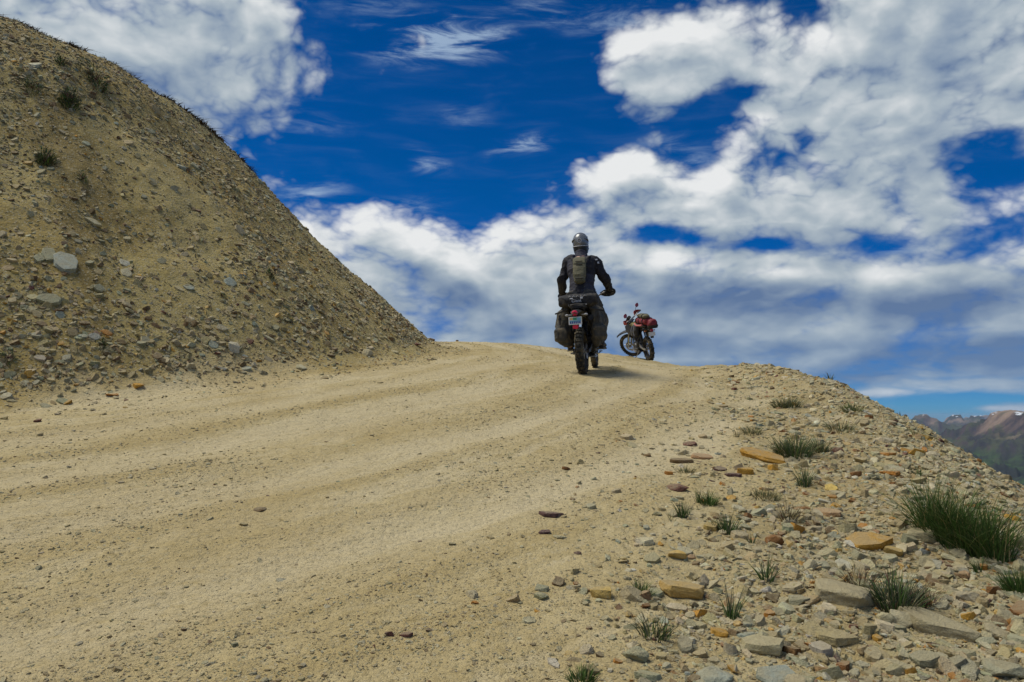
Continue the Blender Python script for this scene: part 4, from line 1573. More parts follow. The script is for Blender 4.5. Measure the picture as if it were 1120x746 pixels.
def motorcycle(name, pal, steer, stand_down, mirrors, XF):
    """off-road motorcycle. x right, y forward, z up, rear tyre on the origin"""
    root = empty(name)
    RA, FA = Vector((0, 0, .335)), Vector((0, 1.455, .348))
    wheel(root, RA, .335, .135, .245, pal['rim'], XF, 30, (.072, .11), 1)
    # steering turns everything on the fork
    axis = Vector((0, -math.sin(R(27)), math.cos(R(27))))
    head = Vector((0, 1.11, 1.02))
    ST = XF @ Matrix.Translation(head) @ Matrix.Rotation(steer, 4, axis) @ Matrix.Translation(-head)
    wheel(root, FA, .348, .092, .278, pal['rim'], ST, 36, (-.062, .135), 2)

    def part(nm, mat, fn, xf=XF, parent=root, ang=35):
        mb = MB()
        fn(mb)
        return mb.build(nm, mat, parent, xf, ang)

    off = Vector((0, .035, .017))
    for sx in (-1, 1):
        lo = FA + Vector((sx * .098, 0, 0))
        d = (axis)
        base = lo + Vector((0, .028, .015))
        fk = part('fork_leg', pal['fork'], lambda m: (m.tube([lo + Vector((0, .01, -.035)), base, base + d * .30, base + d * .34], [.020, .030, .029, .027], 14),), ST)
        part('fork_tube', M['steel'], lambda m: m.tube([base + d * .33, base + d * .80], .0235, 14), ST, fk)
        part('fork_guard', M['black'], lambda m: m.loft([[base + d * u + Vector((sx * .010, .034, 0)) + Vector((sx * q * .030, -.010 * q * q * 2, 0)) for q in (-1, -.4, .4, 1)] + [base + d * u + Vector((sx * .010, .029, 0)) + Vector((sx * q * .028, -.010 * q * q * 2, 0)) for q in (1, .4, -.4, -1)] for u in (-.02, .15, .32)]), ST, fk)
    part('triple_clamp', M['engine'], lambda m: (m.box(head + axis * .05 + Vector((0, .03, 0)), (.25, .10, .035), .008, (R(27), 0, 0)), m.box(head - axis * .14 + Vector((0, .03, 0)), (.25, .10, .04), .008, (R(27), 0, 0)), m.tube([head - axis * .16, head + axis * .09], .028, 12)), ST)

    def ff(m):      # high front fender with a beak
        rings = []
        for y, z, w in ((1.02, .815, .05), (1.15, .80, .075), (1.32, .80, .082), (1.50, .785, .080), (1.66, .74, .066), (1.78, .68, .030)):
            up = [Vector((q * w, y, z + .030 * (1 - q * q))) for q in (-1, -.6, -.2, .2, .6, 1)]
            dn = [Vector((q * w * .95, y, z - .022 + .034 * (1 - q * q))) for q in (1, .6, .2, -.2, -.6, -1)]
            rings.append(up + dn)
        m.loft(rings)
    part('front_fender', pal['fender'], ff, ST)

    hb = []
    def bar(m):
        m.curve([(-.405, .965, 1.165), (-.27, .995, 1.165), (-.13, 1.075, 1.105), (0, 1.085, 1.10), (.13, 1.075, 1.105), (.27, .995, 1.165), (.405, .965, 1.165)], .0115, 10)
        m.tube([(-.15, 1.055, 1.135), (.15, 1.055, 1.135)], .016, 10)
        m.box((0, 1.085, 1.085), (.12, .05, .04), .006)
    hbar = part('handlebar', M['steel'], bar, ST)
    for sx in (-1, 1):
        part('grip', M['black'], lambda m: m.tube([(sx * .275, .994, 1.165), (sx * .285, .992, 1.165), (sx * .40, .966, 1.165), (sx * .41, .964, 1.165)], [.019, .0165, .0165, .020], 12), ST, hbar)
        part('lever', M['steel'], lambda m: m.curve([(sx * .235, 1.015, 1.165), (sx * .26, 1.06, 1.16), (sx * .32, 1.065, 1.153), (sx * .395, 1.045, 1.15)], [.009, .007, .006, .007], 8), ST, hbar)
        def guard(m, sx=sx):
            rings = []
            for (x, y, z, h) in ((.20, 1.07, 1.15, .02), (.26, 1.11, 1.155, .05), (.33, 1.12, 1.16, .062), (.40, 1.085, 1.165, .055), (.435, 1.02, 1.165, .03), (.435, .965, 1.165, .014)):
                rings.append([Vector((sx * x, y + .004, z - h)), Vector((sx * (x + .008), y + .016, z)), Vector((sx * x, y + .004, z + h)), Vector((sx * x, y - .004, z + h)), Vector((sx * (x + .002), y + .008, z)), Vector((sx * x, y - .004, z - h))])
            m.loft(rings)
        part('hand_guard', pal['guard'], guard, ST, hbar)
    for sx in mirrors:
        def stalk(m, sx=sx):
            m.curve([(sx * .23, 1.01, 1.17), (sx * .25, 1.02, 1.25), (sx * .33, .99, 1.34)], .006, 8)
        st_ = part('mirror_stalk', M['black'], stalk, ST, hbar)
        part('mirror', pal['mirror'], lambda m, sx=sx: m.ellipses([((sx * .36, .985, 1.365), .01, .008, (1, 0, 0), (0, 0, 1)), ((sx * .36, .978, 1.365), .078, .050, (1, 0, 0), (0, 0, 1)), ((sx * .36, .966, 1.365), .082, .054, (1, 0, 0), (0, 0, 1))][::1], 20, 2.6), ST, hbar)
    # headlight mask and little screen
    def mask(m):
        m.hullpts([(sx * w, y, z) for sx in (-1, 1) for (w, y, z) in ((.085, 1.24, .93), (.115, 1.20, 1.02), (.10, 1.17, 1.14), (.055, 1.15, 1.21), (.06, 1.285, .93), (.075, 1.275, 1.02), (.07, 1.22, 1.14), (.045, 1.17, 1.21))])
    hm = part('headlight_mask', pal['mask'], mask, ST)
    part('headlight', M['clear'], lambda m: m.lathe([(0, .0), (0, .055), (-.012, .068), (-.02, .07)], (0, 1.296, .99), 'y', 24), ST, hm)
    part('instrument', M['black'], lambda m: m.box((0, 1.12, 1.175), (.11, .05, .07), .01, (R(-35), 0, 0)), ST)

    # frame
    def fr(m):
        for sx in (-1, 1):
            m.curve([(sx * .03, 1.09, 1.0), (sx * .09, .85, .90), (sx * .11, .55, .80), (sx * .115, .44, .56), (sx * .11, .44, .33)], .019, 10)
            m.curve([(sx * .03, 1.07, .90), (sx * .06, .98, .55), (sx * .10, .86, .28), (sx * .11, .60, .235), (sx * .11, .44, .31)], .016, 10)
            m.curve([(sx * .10, .52, .82), (sx * .095, .15, .89), (sx * .075, -.17, .93)], .013, 8)
            m.curve([(sx * .11, .44, .55), (sx * .10, .15, .80), (sx * .085, -.10, .90)], .011, 8)
        m.tube([(-.075, -.17, .93), (.075, -.17, .93)], .012, 8)
    part('frame', M['frame'], fr)
    def sw(m):
        for sx in (-1, 1):
            m.loft([[Vector((sx * x - .016, y, z - h)), Vector((sx * x + .016, y, z - h)), Vector((sx * x + .016, y, z + h)), Vector((sx * x - .016, y, z + h))] for (x, y, z, h) in ((.075, .50, .42, .035), (.098, .34, .40, .034), (.100, .08, .345, .026), (.098, -.06, .335, .022))])
        m.box((0, .38, .40), (.18, .07, .06), .012)
    part('swingarm', pal['swing'], sw)
    part('shock', M['engine'], lambda m: (m.tube([(0, .40, .42), (0, .50, .78)], .020, 10), *[m.tube([(0, .405 + .1 * k / 9 - .004, .47 + .26 * k / 9), (0, .405 + .1 * k / 9 + .004, .485 + .26 * k / 9)], .042, 14) for k in range(10)]))
    def eng(m):
        m.hullpts([(sx * w, y, z) for sx in (-1, 1) for (w, y, z) in ((.13, .52, .30), (.14, .62, .26), (.12, .83, .30), (.13, .52, .48), (.12, .72, .52), (.10, .86, .44))])
        for sx in (-1, 1):
            m.lathe([(0, .0), (sx * .03, .05), (sx * .03, .085), (0, .10)], (sx * .13, .64, .38), 'x', 24)
        for k in range(7):
            z = .53 + .028 * k
            m.box((0, .80 + .012 * k, z), (.17, .17, .013), .003, (R(12), 0, 0))
        m.box((0, .825, .63), (.11, .12, .24), .01, (R(12), 0, 0))
        m.box((0, .885, .75), (.16, .15, .09), .015, (R(12), 0, 0))
    part('engine', M['engine'], eng)
    part('skid_plate', pal['skid'], lambda m: m.hullpts([(sx * w, y, z) for sx in (-1, 1) for (w, y, z) in ((.12, .50, .235), (.12, .84, .225), (.09, 1.0, .36), (.12, .50, .223), (.12, .85, .212), (.09, 1.015, .355))]))
    def pipe(m):
        m.curve([(.03, .93, .70), (.05, 1.02, .60), (.13, .95, .47), (.155, .72, .50), (.15, .50, .60), (.15, .32, .68)], .021, 12)
    ex = part('exhaust', M['steel'], pipe)
    part('muffler', pal['muffler'], lambda m: m.tube([(.150, .34, .67), (.152, .31, .685), (.158, .02, .79), (.158, -.02, .80)], [.03, .052, .056, .035], 18, 1.15), XF, ex)

    def tank(m):
        secs = []
        for (y, zb, zt, w) in ((.52, .86, .915, .06), (.60, .80, .955, .095), (.74, .74, 1.01, .135), (.88, .73, 1.035, .155), (.99, .76, 1.02, .135), (1.06, .84, .98, .07)):
            secs.append(((0, y, (zb + zt) / 2), w, (zt - zb) / 2, (1, 0, 0), (0, 0, 1)))
        m.ellipses(secs, 22, 2.8)
    tk = part('fuel_tank', pal['tank'], tank)
    part('fuel_cap', M['black'], lambda m: m.lathe([(0, 0), (.02, .03), (.018, .036), (0, .038)], (0, .90, 1.03), 'z', 20), XF, tk)
    for sx in (-1, 1):
        part('tank_shroud', pal['shroud'], lambda m: m.hullpts([(sx * x, y, z) for (x, y, z) in ((.165, .80, .98), (.150, .72, .78), (.18, 1.00, .99), (.20, 1.17, .93), (.195, 1.13, .78), (.16, .90, .68), (.155, .80, .98), (.14, .72, .78), (.17, 1.0, .99), (.19, 1.16, .93), (.185, 1.12, .79), (.15, .90, .69))]))
        part('side_panel', pal['side'], lambda m: m.hullpts([(sx * x, y, z) for (x, y, z) in ((.125, .50, .85), (.115, .12, .89), (.11, -.05, .89), (.135, .40, .66), (.12, .14, .74), (.11, .50, .85), (.105, .12, .88), (.12, .40, .665), (.11, .14, .745))]))
        pg = part('footpeg', M['steel'], lambda m: (m.box((sx * .215, .50, .335), (.125, .05, .022), .005), m.box((sx * .145, .50, .33), (.03, .06, .045), .006)))
        part('turn_signal', pal['signal'], lambda m: (m.tube([(sx * .07, -.27, .845), (sx * .115, -.28, .845)], .008, 8), m.ball((sx * .132, -.285, .845), (.026, .022, .016))))
    part('gear_lever', M['steel'], lambda m: (m.curve([(-.15, .53, .29), (-.19, .60, .27), (-.235, .66, .285)], .008, 8), m.tube([(-.215, .66, .285), (-.255, .66, .285)], .012, 10)))
    part('brake_pedal', M['steel'], lambda m: (m.curve([(.14, .48, .28), (.175, .60, .27), (.185, .70, .29)], .009, 8), m.box((.19, .71, .295), (.05, .04, .015), .003)))

    def seat(m):
        secs = []
        for (y, z, w, h) in ((.66, .955, .055, .035), (.58, .935, .085, .05), (.40, .925, .11, .052), (.15, .945, .13, .05), (-.08, .965, .12, .045), (-.20, .965, .085, .028)):
            secs.append(((0, y, z), w, h, (1, 0, 0), (0, 0, 1)))
        m.ellipses(secs, 20, 3.0)
    part('seat', M['seat'], seat)

    def rf(m):
        rings = []
        for y, z, w in ((.22, .80, .07), (.05, .85, .085), (-.12, .885, .09), (-.28, .895, .08), (-.42, .875, .06), (-.48, .85, .03)):
            up = [Vector((q * w, y, z + .025 * (1 - q * q))) for q in (-1, -.5, 0, .5, 1)]
            dn = [Vector((q * w * .94, y, z - .007 + .023 * (1 - q * q))) for q in (1, .5, 0, -.5, -1)]
            rings.append(up + dn)
        m.loft(rings)
    rfo = part('rear_fender', pal['rfender'], rf)
    part('tail_light', M['lens'], lambda m: m.ellipses([((0, -.425, .868), .030, .026, (1, 0, 0), (0, 0, 1)), ((0, -.452, .868), .040, .036, (1, 0, 0), (0, 0, 1)), ((0, -.474, .866), .030, .026, (1, 0, 0), (0, 0, 1))], 18, 2.6), XF, rfo)
    part('plate_bracket', M['black'], lambda m: m.hullpts([(sx * w, y, z) for sx in (-1, 1) for (w, y, z) in ((.05, -.40, .86), (.045, -.425, .70), (.04, -.435, .655), (.05, -.385, .86), (.045, -.41, .70), (.04, -.42, .655))]), XF, rfo)
    pl = part('license_plate', M['white'], lambda m: m.box((0, -.447, .765), (.18, .004, .105), .001), XF, rfo)
    for (x0, x1, z0, z1, mt) in pal['plate_marks']:
        part('plate_marking', mt, lambda m: m.box(((x0 + x1) / 2, -.4505, .765 + (z0 + z1) / 2), (x1 - x0, .002, z1 - z0), .0004), XF, rfo)
    if pal.get('reflector'):
        part('reflector', M['lens'], lambda m: m.ellipses([((0, -.436, .682), .036, .024, (1, 0, 0), (0, 0, 1)), ((0, -.452, .682), .040, .027, (1, 0, 0), (0, 0, 1))], 16, 3), XF, rfo)
    part('luggage_rack', M['frame'], lambda m: (m.tube([(-.10, .02, 1.005), (-.10, -.30, .975), (.10, -.30, .975), (.10, .02, 1.005)], .008, 8), m.tube([(-.10, -.12, .99), (.10, -.12, .99)], .007, 8), m.tube([(-.09, -.15, .99), (-.07, -.10, .925)], .007, 8), m.tube([(.09, -.15, .99), (.07, -.10, .925)], .007, 8)))
    if stand_down:
        part('side_stand', M['steel'], lambda m: (m.curve([(-.12, .42, .29), (-.19, .45, .16), (-.262, .49, stand_down)], .012, 8), m.box((-.268, .49, stand_down), (.06, .07, .012), .003)))
    else:
        part('side_stand', M['steel'], lambda m: m.curve([(-.12, .46, .30), (-.145, .28, .30), (-.15, .12, .31)], .012, 8))
    return root


def settle(root, x, y, heading, lean, length=1.455, size=1.0):
    """matrix that stands a machine on the ground at its rear contact, pointing along heading (degrees clockwise from +y)"""
    h = R(heading)
    fx, fy = x + math.sin(h) * length, y + math.cos(h) * length
    z0, z1 = zat(x, y), zat(fx, fy)
    pitch = math.atan2(z1 - z0, length)
    root.location = (x, y, z0 - .012)
    root.scale = (size, size, size)
    root.rotation_euler = (Matrix.Rotation(-h, 4, 'Z') @ Matrix.Rotation(pitch, 4, 'X') @ Matrix.Rotation(lean, 4, 'Y')).to_euler()
    return root.matrix_basis.copy()


I4 = Matrix.Identity(4)
PLATE_A = [(-.075, -.03, .012, .042, M['plateyellow']), (-.028, .022, .008, .042, M['plategreen']), (.024, .078, .006, .044, M['platesky']),
           (-.078, .078, -.012, .004, M['platesky'])] + [(-.072 + .025 * k, -.054 + .025 * k, -.038, -.006, M['plateblue']) for k in range(6)]
PAL1 = dict(rim=M['rim'], fork=M['steel'], fender=M['black'], guard=M['black'], mirror=M['black'], mask=M['black'], swing=M['black'], skid=M['alloy'], muffler=M['black'], tank=M['black'],
            shroud=M['black'], side=M['black'], rfender=M['black'], plate_marks=PLATE_A, reflector=True, signal=M['webbing'])
PLATE_B = [(-.07, .07, -.005, .030, M['plategreen'])]
PAL2 = dict(rim=M['rim'], fork=M['alloy'], fender=M['black'], guard=M['red'], mirror=M['red'], mask=M['black'], swing=M['alloy'], skid=M['alloy'], muffler=M['steel'], tank=M['olive'],
            shroud=M['black'], side=M['black'], rfender=M['black'], plate_marks=[], reflector=False, signal=M['amber'])

RX, RY = 1.03, 11.5
bike1 = motorcycle('motorcycle', PAL1, R(2), None, [], I4)
tag(bike1, 'black off-road motorcycle being ridden away up the dirt road, with licence plate', 'motorcycle', 'motorcycles on the road')
RIDE = settle(bike1, RX, RY, 12.5, R(-2.5), size=1.03)
bike2 = motorcycle('motorcycle', PAL2, R(44), .075, [-1, 1], I4)
tag(bike2, 'off-road motorcycle with olive tank parked on its stand, wheel turned left, under red luggage', 'motorcycle', 'motorcycles on the road')
PX2, PY2, _ = 3.70, 21.3, 0
PARK = settle(bike2, PX2, PY2, -10, R(-10))


def on_bike(mat, name, label, cat, group=None):
    """a separate thing carried by a machine: placed with the machine's own matrix"""
    o = empty(name)
    o.matrix_basis = mat
    return tag(o, label, cat, group)


def luggage():
    # rider's horseshoe saddlebag: two lobes hanging beside the wheel
    sb = on_bike(RIDE, 'saddlebag', 'charcoal soft saddlebag draped over the ridden motorcycle, a lobe hanging on each side', 'saddlebag')
    for sx in (-1, 1):
        m = MB()
        secs = []
        if sx < 0:
            prof = ((1.06, .10, .16, .06, .14), (1.00, .17, .18, .10, .18), (.90, .235, .20, .118, .21), (.76, .275, .19, .128, .22), (.62, .29, .18, .130, .21), (.50, .275, .17, .112, .18), (.42, .255, .16, .08, .13), (.39, .25, .16, .04, .07))
        else:
            prof = ((1.06, .10, .16, .06, .14), (1.00, .16, .18, .10, .18), (.90, .215, .20, .110, .21), (.76, .240, .19, .115, .22), (.62, .250, .18, .112, .21), (.50, .245, .17, .10, .18), (.42, .235, .16, .075, .13), (.385, .23, .16, .04, .07))
        for (z, x, y, a, b) in prof:
            secs.append(((sx * x * .93, y, z), a * .88, b))
        m.ellipses(secs, 26, 2.5, .03, 2 + sx)
        me = fused(m, .014, 4, 5 + sx, .055, 5)
        lobe = link_mesh('pouch', me, M['baggrey'], sb)
        b = MB()
        b.box((sx * .27, -.052, .80), (.045, .014, .030), .004)
        b.box((sx * .27, -.058, .79), (.022, .012, .14), .003)
        b.build('buckle', M['bagblack'], lobe)
        b = MB()
        b.ellipses([((sx * .275, .02, .48), .085, .07), ((sx * .28, .0, .53), .095, .075), ((sx * .275, .0, .66), .09, .07), ((sx * .265, .02, .70), .06, .05)], 18, 3, .03)
        link_mesh('pocket', fused(b, .012, 3, 31, .02, 9), M['baggrey'], lobe)
        b = MB()
        b.tube([(sx * .15, -.03, .93), (sx * .25, -.035, .90), (sx * .345, .04, .88)], .011, 8, flat=.6)
        b.build('strap', M['bagblack'], lobe)
    # roll bag on the tail, with lettering
    rb = on_bike(RIDE, 'roll_bag', 'black roll-top tail bag with white lettering across the ridden motorcycle', 'bag')
    m = MB()
    secs = [((-.285, .02, 1.04), .04, .05, (0, 1, 0), (0, 0, 1))]
    for x, a, b in ((-.275, .085, .072), (-.20, .115, .088), (-.08, .125, .094), (.05, .126, .095), (.18, .118, .09), (.265, .09, .075), (.285, .04, .045)):
        secs.append(((x, .02, 1.045), a, b, (0, 1, 0), (0, 0, 1)))
    m.ellipses(secs, 26, 2.5, .015)
    body = link_mesh('bag_body', fused(m, .010, 4, 9, .018, 9), M['bagblack'], rb)
    w = MB()
    for k in range(5):
        x = -.10 + .052 * k
        w.tube([(x - .016, -.088, 1.098), (x, -.098, 1.113), (x + .018, -.088, 1.098)], .0055, 6)
    w.build('webbing_loops', M['webbing'], body)
    w = MB()
    w.box((-.082, -.108, 1.075), (.042, .010, .014), .003)
    w.box((.062, -.108, 1.078), (.034, .012, .026), .003)
    w.build('buckle', M['ink'], body)
    text_mesh('lettering', 'Giant', .062, M['ink'], body, Matrix.Translation((-.01, -.118, 1.040)) @ Matrix.Rotation(R(90), 4, 'X'), .006)
    w = MB()
    w.tube([(-.13, -.10, .985), (0, -.112, .972), (.13, -.10, .985)], .008, 8)
    w.build('strap', M['webbing'], body)

    # parked machine: red dry bag across the seat, dark roll on top, dark pannier
    g = 'bags strapped on the parked motorcycle'
    db = on_bike(PARK, 'dry_bag', 'long dark red dry bag strapped along the seat of the parked motorcycle', 'bag', g)
    m = MB()
    m.ellipses([((.0, -.36, 1.09), .05, .04, (1, 0, 0), (0, 0, 1)), ((0, -.33, 1.09), .13, .085, (1, 0, 0), (0, 0, 1)), ((0, -.1, 1.10), .155, .10, (1, 0, 0), (0, 0, 1)), ((0, .2, 1.10), .155, .10, (1, 0, 0), (0, 0, 1)), ((0, .44, 1.10), .13, .085, (1, 0, 0), (0, 0, 1)), ((0, .48, 1.10), .05, .04, (1, 0, 0), (0, 0, 1))], 24, 2.4, .015)
    b = link_mesh('bag_body', fused(m, .012, 4, 3, .02, 8), M['bagred'], db)
    s2 = MB()
    for y in (-.2, .08, .33):
        s2.ellipses([((0, y - .014, 1.10), .160, .105, (1, 0, 0), (0, 0, 1)), ((0, y + .014, 1.10), .160, .105, (1, 0, 0), (0, 0, 1))], 24, 2.4)
    s2.build('strap', M['bagblack'], b)
    s3 = MB()
    s3.curve([(-.20, -.30, 1.02), (-.205, -.05, 1.0), (-.20, .2, 1.0), (-.15, .42, 1.03)], .022, 8)
    s3.build('strap', M['pink'], b)
    rl = on_bike(PARK, 'bag_roll', 'dark olive roll lying on top of the red dry bag of the parked motorcycle', 'bag', g)
    m = MB()
    m.ellipses([((-.05, -.34, 1.235), .02, .02, (1, 0, 0), (0, 0, 1)), ((-.05, -.32, 1.235), .09, .055, (1, 0, 0), (0, 0, 1)), ((-.03, 0, 1.24), .10, .06, (1, 0, 0), (0, 0, 1)), ((-.03, .26, 1.235), .09, .055, (1, 0, 0), (0, 0, 1)), ((-.03, .28, 1.235), .02, .02, (1, 0, 0), (0, 0, 1))], 20, 2.2, .03)
    b = link_mesh('roll_body', fused(m, .012, 3, 4, .03, 9), M['bagolive'], rl)
    s2 = MB()
    for y in (-.16, .1):
        s2.ellipses([((-.035, y - .012, 1.238), .104, .064, (1, 0, 0), (0, 0, 1)), ((-.035, y + .012, 1.238), .104, .064, (1, 0, 0), (0, 0, 1))], 20, 2.2)
    s2.build('strap', M['bagblack'], b)
    tb = on_bike(PARK, 'tail_bag', 'red and black bag at the very back of the parked motorcycle above its rear wheel', 'bag', g)
    m = MB()
    m.ellipses([((.06, -.36, .90), .09, .07), ((.06, -.38, .93), .13, .11), ((.06, -.39, 1.03), .135, .11), ((.06, -.38, 1.12), .12, .09), ((.06, -.37, 1.15), .06, .05)], 22, 2.8, .02)
    b = link_mesh('bag_body', fused(m, .012, 3, 6, .02, 8), M['bagred'], tb)
    s2 = MB()
    s2.ellipses([((.06, -.385, .905), .12, .098), ((.06, -.392, .955), .142, .117), ((.06, -.392, .99), .142, .117)], 22, 2.8)
    s2.build('bag_base', M['bagblack'], b)
    pn = on_bike(PARK, 'pannier', 'black soft pannier hanging on the left side of the parked motorcycle', 'bag', g)
    m = MB()
    m.ellipses([((-.20, .26, .68), .04, .09), ((-.205, .27, .71), .075, .17), ((-.205, .27, .85), .085, .19), ((-.19, .27, .98), .07, .17), ((-.18, .27, 1.01), .03, .10)], 22, 2.8, .02)
    b = link_mesh('bag_body', fused(m, .012, 3, 8, .02, 7), M['bagblack'], pn)
    s2 = MB()
    for y in (.18, .36):
        s2.curve([(-.15, y, 1.02), (-.245, y, .97), (-.295, y, .85), (-.285, y, .72)], .012, 8, 5, flat=.5)
    s2.build('strap', M['webbing'], b)


luggage()


# ------------------------------------------------------------------ the rider, standing on the pegs
def limb(m, pts, rad, n=14):
    m.curve(pts, rad, n, 5)


J = dict(hip=Vector((.105, .40, 1.13)), knee=Vector((.235, .66, .76)), ankle=Vector((.225, .47, .455)), toe=Vector((.245, .66, .375)),
         sho=Vector((.188, .66, 1.62)), elb=Vector((.292, .69, 1.37)), wri=Vector((.375, .925, 1.205)), neck=Vector((0, .70, 1.70)), head=Vector((-.012, .80, 1.925)))


def mx(v, sx):
    """a joint for one side; the rider leans a little, so the sides differ"""
    k = Vector((v.x * sx, v.y, v.z))
    if v is J['elb']:
        k += Vector((-.012, -.02, .01)) if sx < 0 else Vector((.03, .01, -.02))
    if v is J['sho']:
        k.z += .012 if sx < 0 else -.010
    if v is J['knee'] and sx < 0:
        k += Vector((-.02, -.02, -.015))
    return k


def hand(m, sx, g=1.0):
    """palm and five unequal fingers closed round the grip, thumb from the side of the palm underneath"""
    w = mx(J['wri'], sx)
    gx = Vector((sx * .345, .978, 1.165))                  # middle of the grip
    along = Vector((sx * .974, -.225, 0)).normalized()     # outwards along the grip
    palm = gx + Vector((0, -.030, .016))
    m.tube([w, w.lerp(palm, .55), palm + Vector((0, .008, .014))], [.030 * g, .036 * g, .034 * g], 12, .62)
    m.box(palm + Vector((0, .004, .010)), (.082 * g, .062, .028 * g), .010, (R(-18), 0, sx * R(-13)))
    for k, (o, l, r) in enumerate(((-.033, .92, .0092), (-.011, 1.0, .0096), (.011, .96, .0092), (.032, .80, .0082))):
        c = gx + along * o
        pts = []
        for a, rr in ((150, .034), (95, .033), (35, .0325), (-25, .031), (-75, .029)):
            aa = R(a if a > 0 else a * l)
            pts.append(c + Vector((0, -math.cos(aa) * rr, math.sin(aa) * rr)) * (1 if a > 0 else 1))
        m.curve(pts, [r * g * 1.1, r * g * 1.08, r * g, r * g * .95, r * g * .8], 8, 3)
    b = palm - along * .036 + Vector((0, -.004, -.004))
    pts = [b, gx - along * .050 + Vector((0, -.026, -.022)), gx - along * .040 + Vector((0, .004, -.034)), gx - along * .026 + Vector((0, .022, -.026))]
    m.curve(pts, [.0135 * g, .0125 * g, .011 * g, .009 * g], 8, 4)


def leg_pts(sx):
    return [mx(J['hip'], sx) + Vector((0, -.01, .05)), mx(J['hip'], sx), mx(J['hip'].lerp(J['knee'], .5), sx) + Vector((0, .03, 0)), mx(J['knee'], sx), mx(J['knee'].lerp(J['ankle'], .45), sx) + Vector((0, -.03, 0)), mx(J['ankle'], sx)]


def foot(m, sx, g=1.0, sole=0):
    a, t = mx(J['ankle'], sx), mx(J['toe'], sx)
    m.tube([a + Vector((0, -.035, -.055)), a + Vector((0, .03, -.055)), a.lerp(t, .6) + Vector((0, 0, -.012)), t, t + Vector((sx * .008, .05, -.006))], [.040 * g, .050 * g, .046 * g, .042 * g, .024 * g], 14, .78)
    m.tube([a + Vector((0, 0, .02)), a + Vector((0, -.005, -.04))], [.046 * g, .046 * g], 14)


def torso_secs(k=1.0, grow=0.0):
    f = Vector((0, .36, .93)).normalized()
    ay = Vector((0, .93, -.36)).normalized()
    out = []
    for (t, a, b) in ((-.06, .16, .12), (.02, .178, .135), (.14, .172, .128), (.26, .175, .125), (.38, .195, .132), (.48, .215, .135), (.55, .205, .12), (.60, .14, .095), (.64, .075, .07)):
        c = Vector((0, .435, 1.11)) + f * t
        out.append((c, (a * k + grow) * .95, b * k + grow, Vector((1, 0, 0)), ay))
    return out


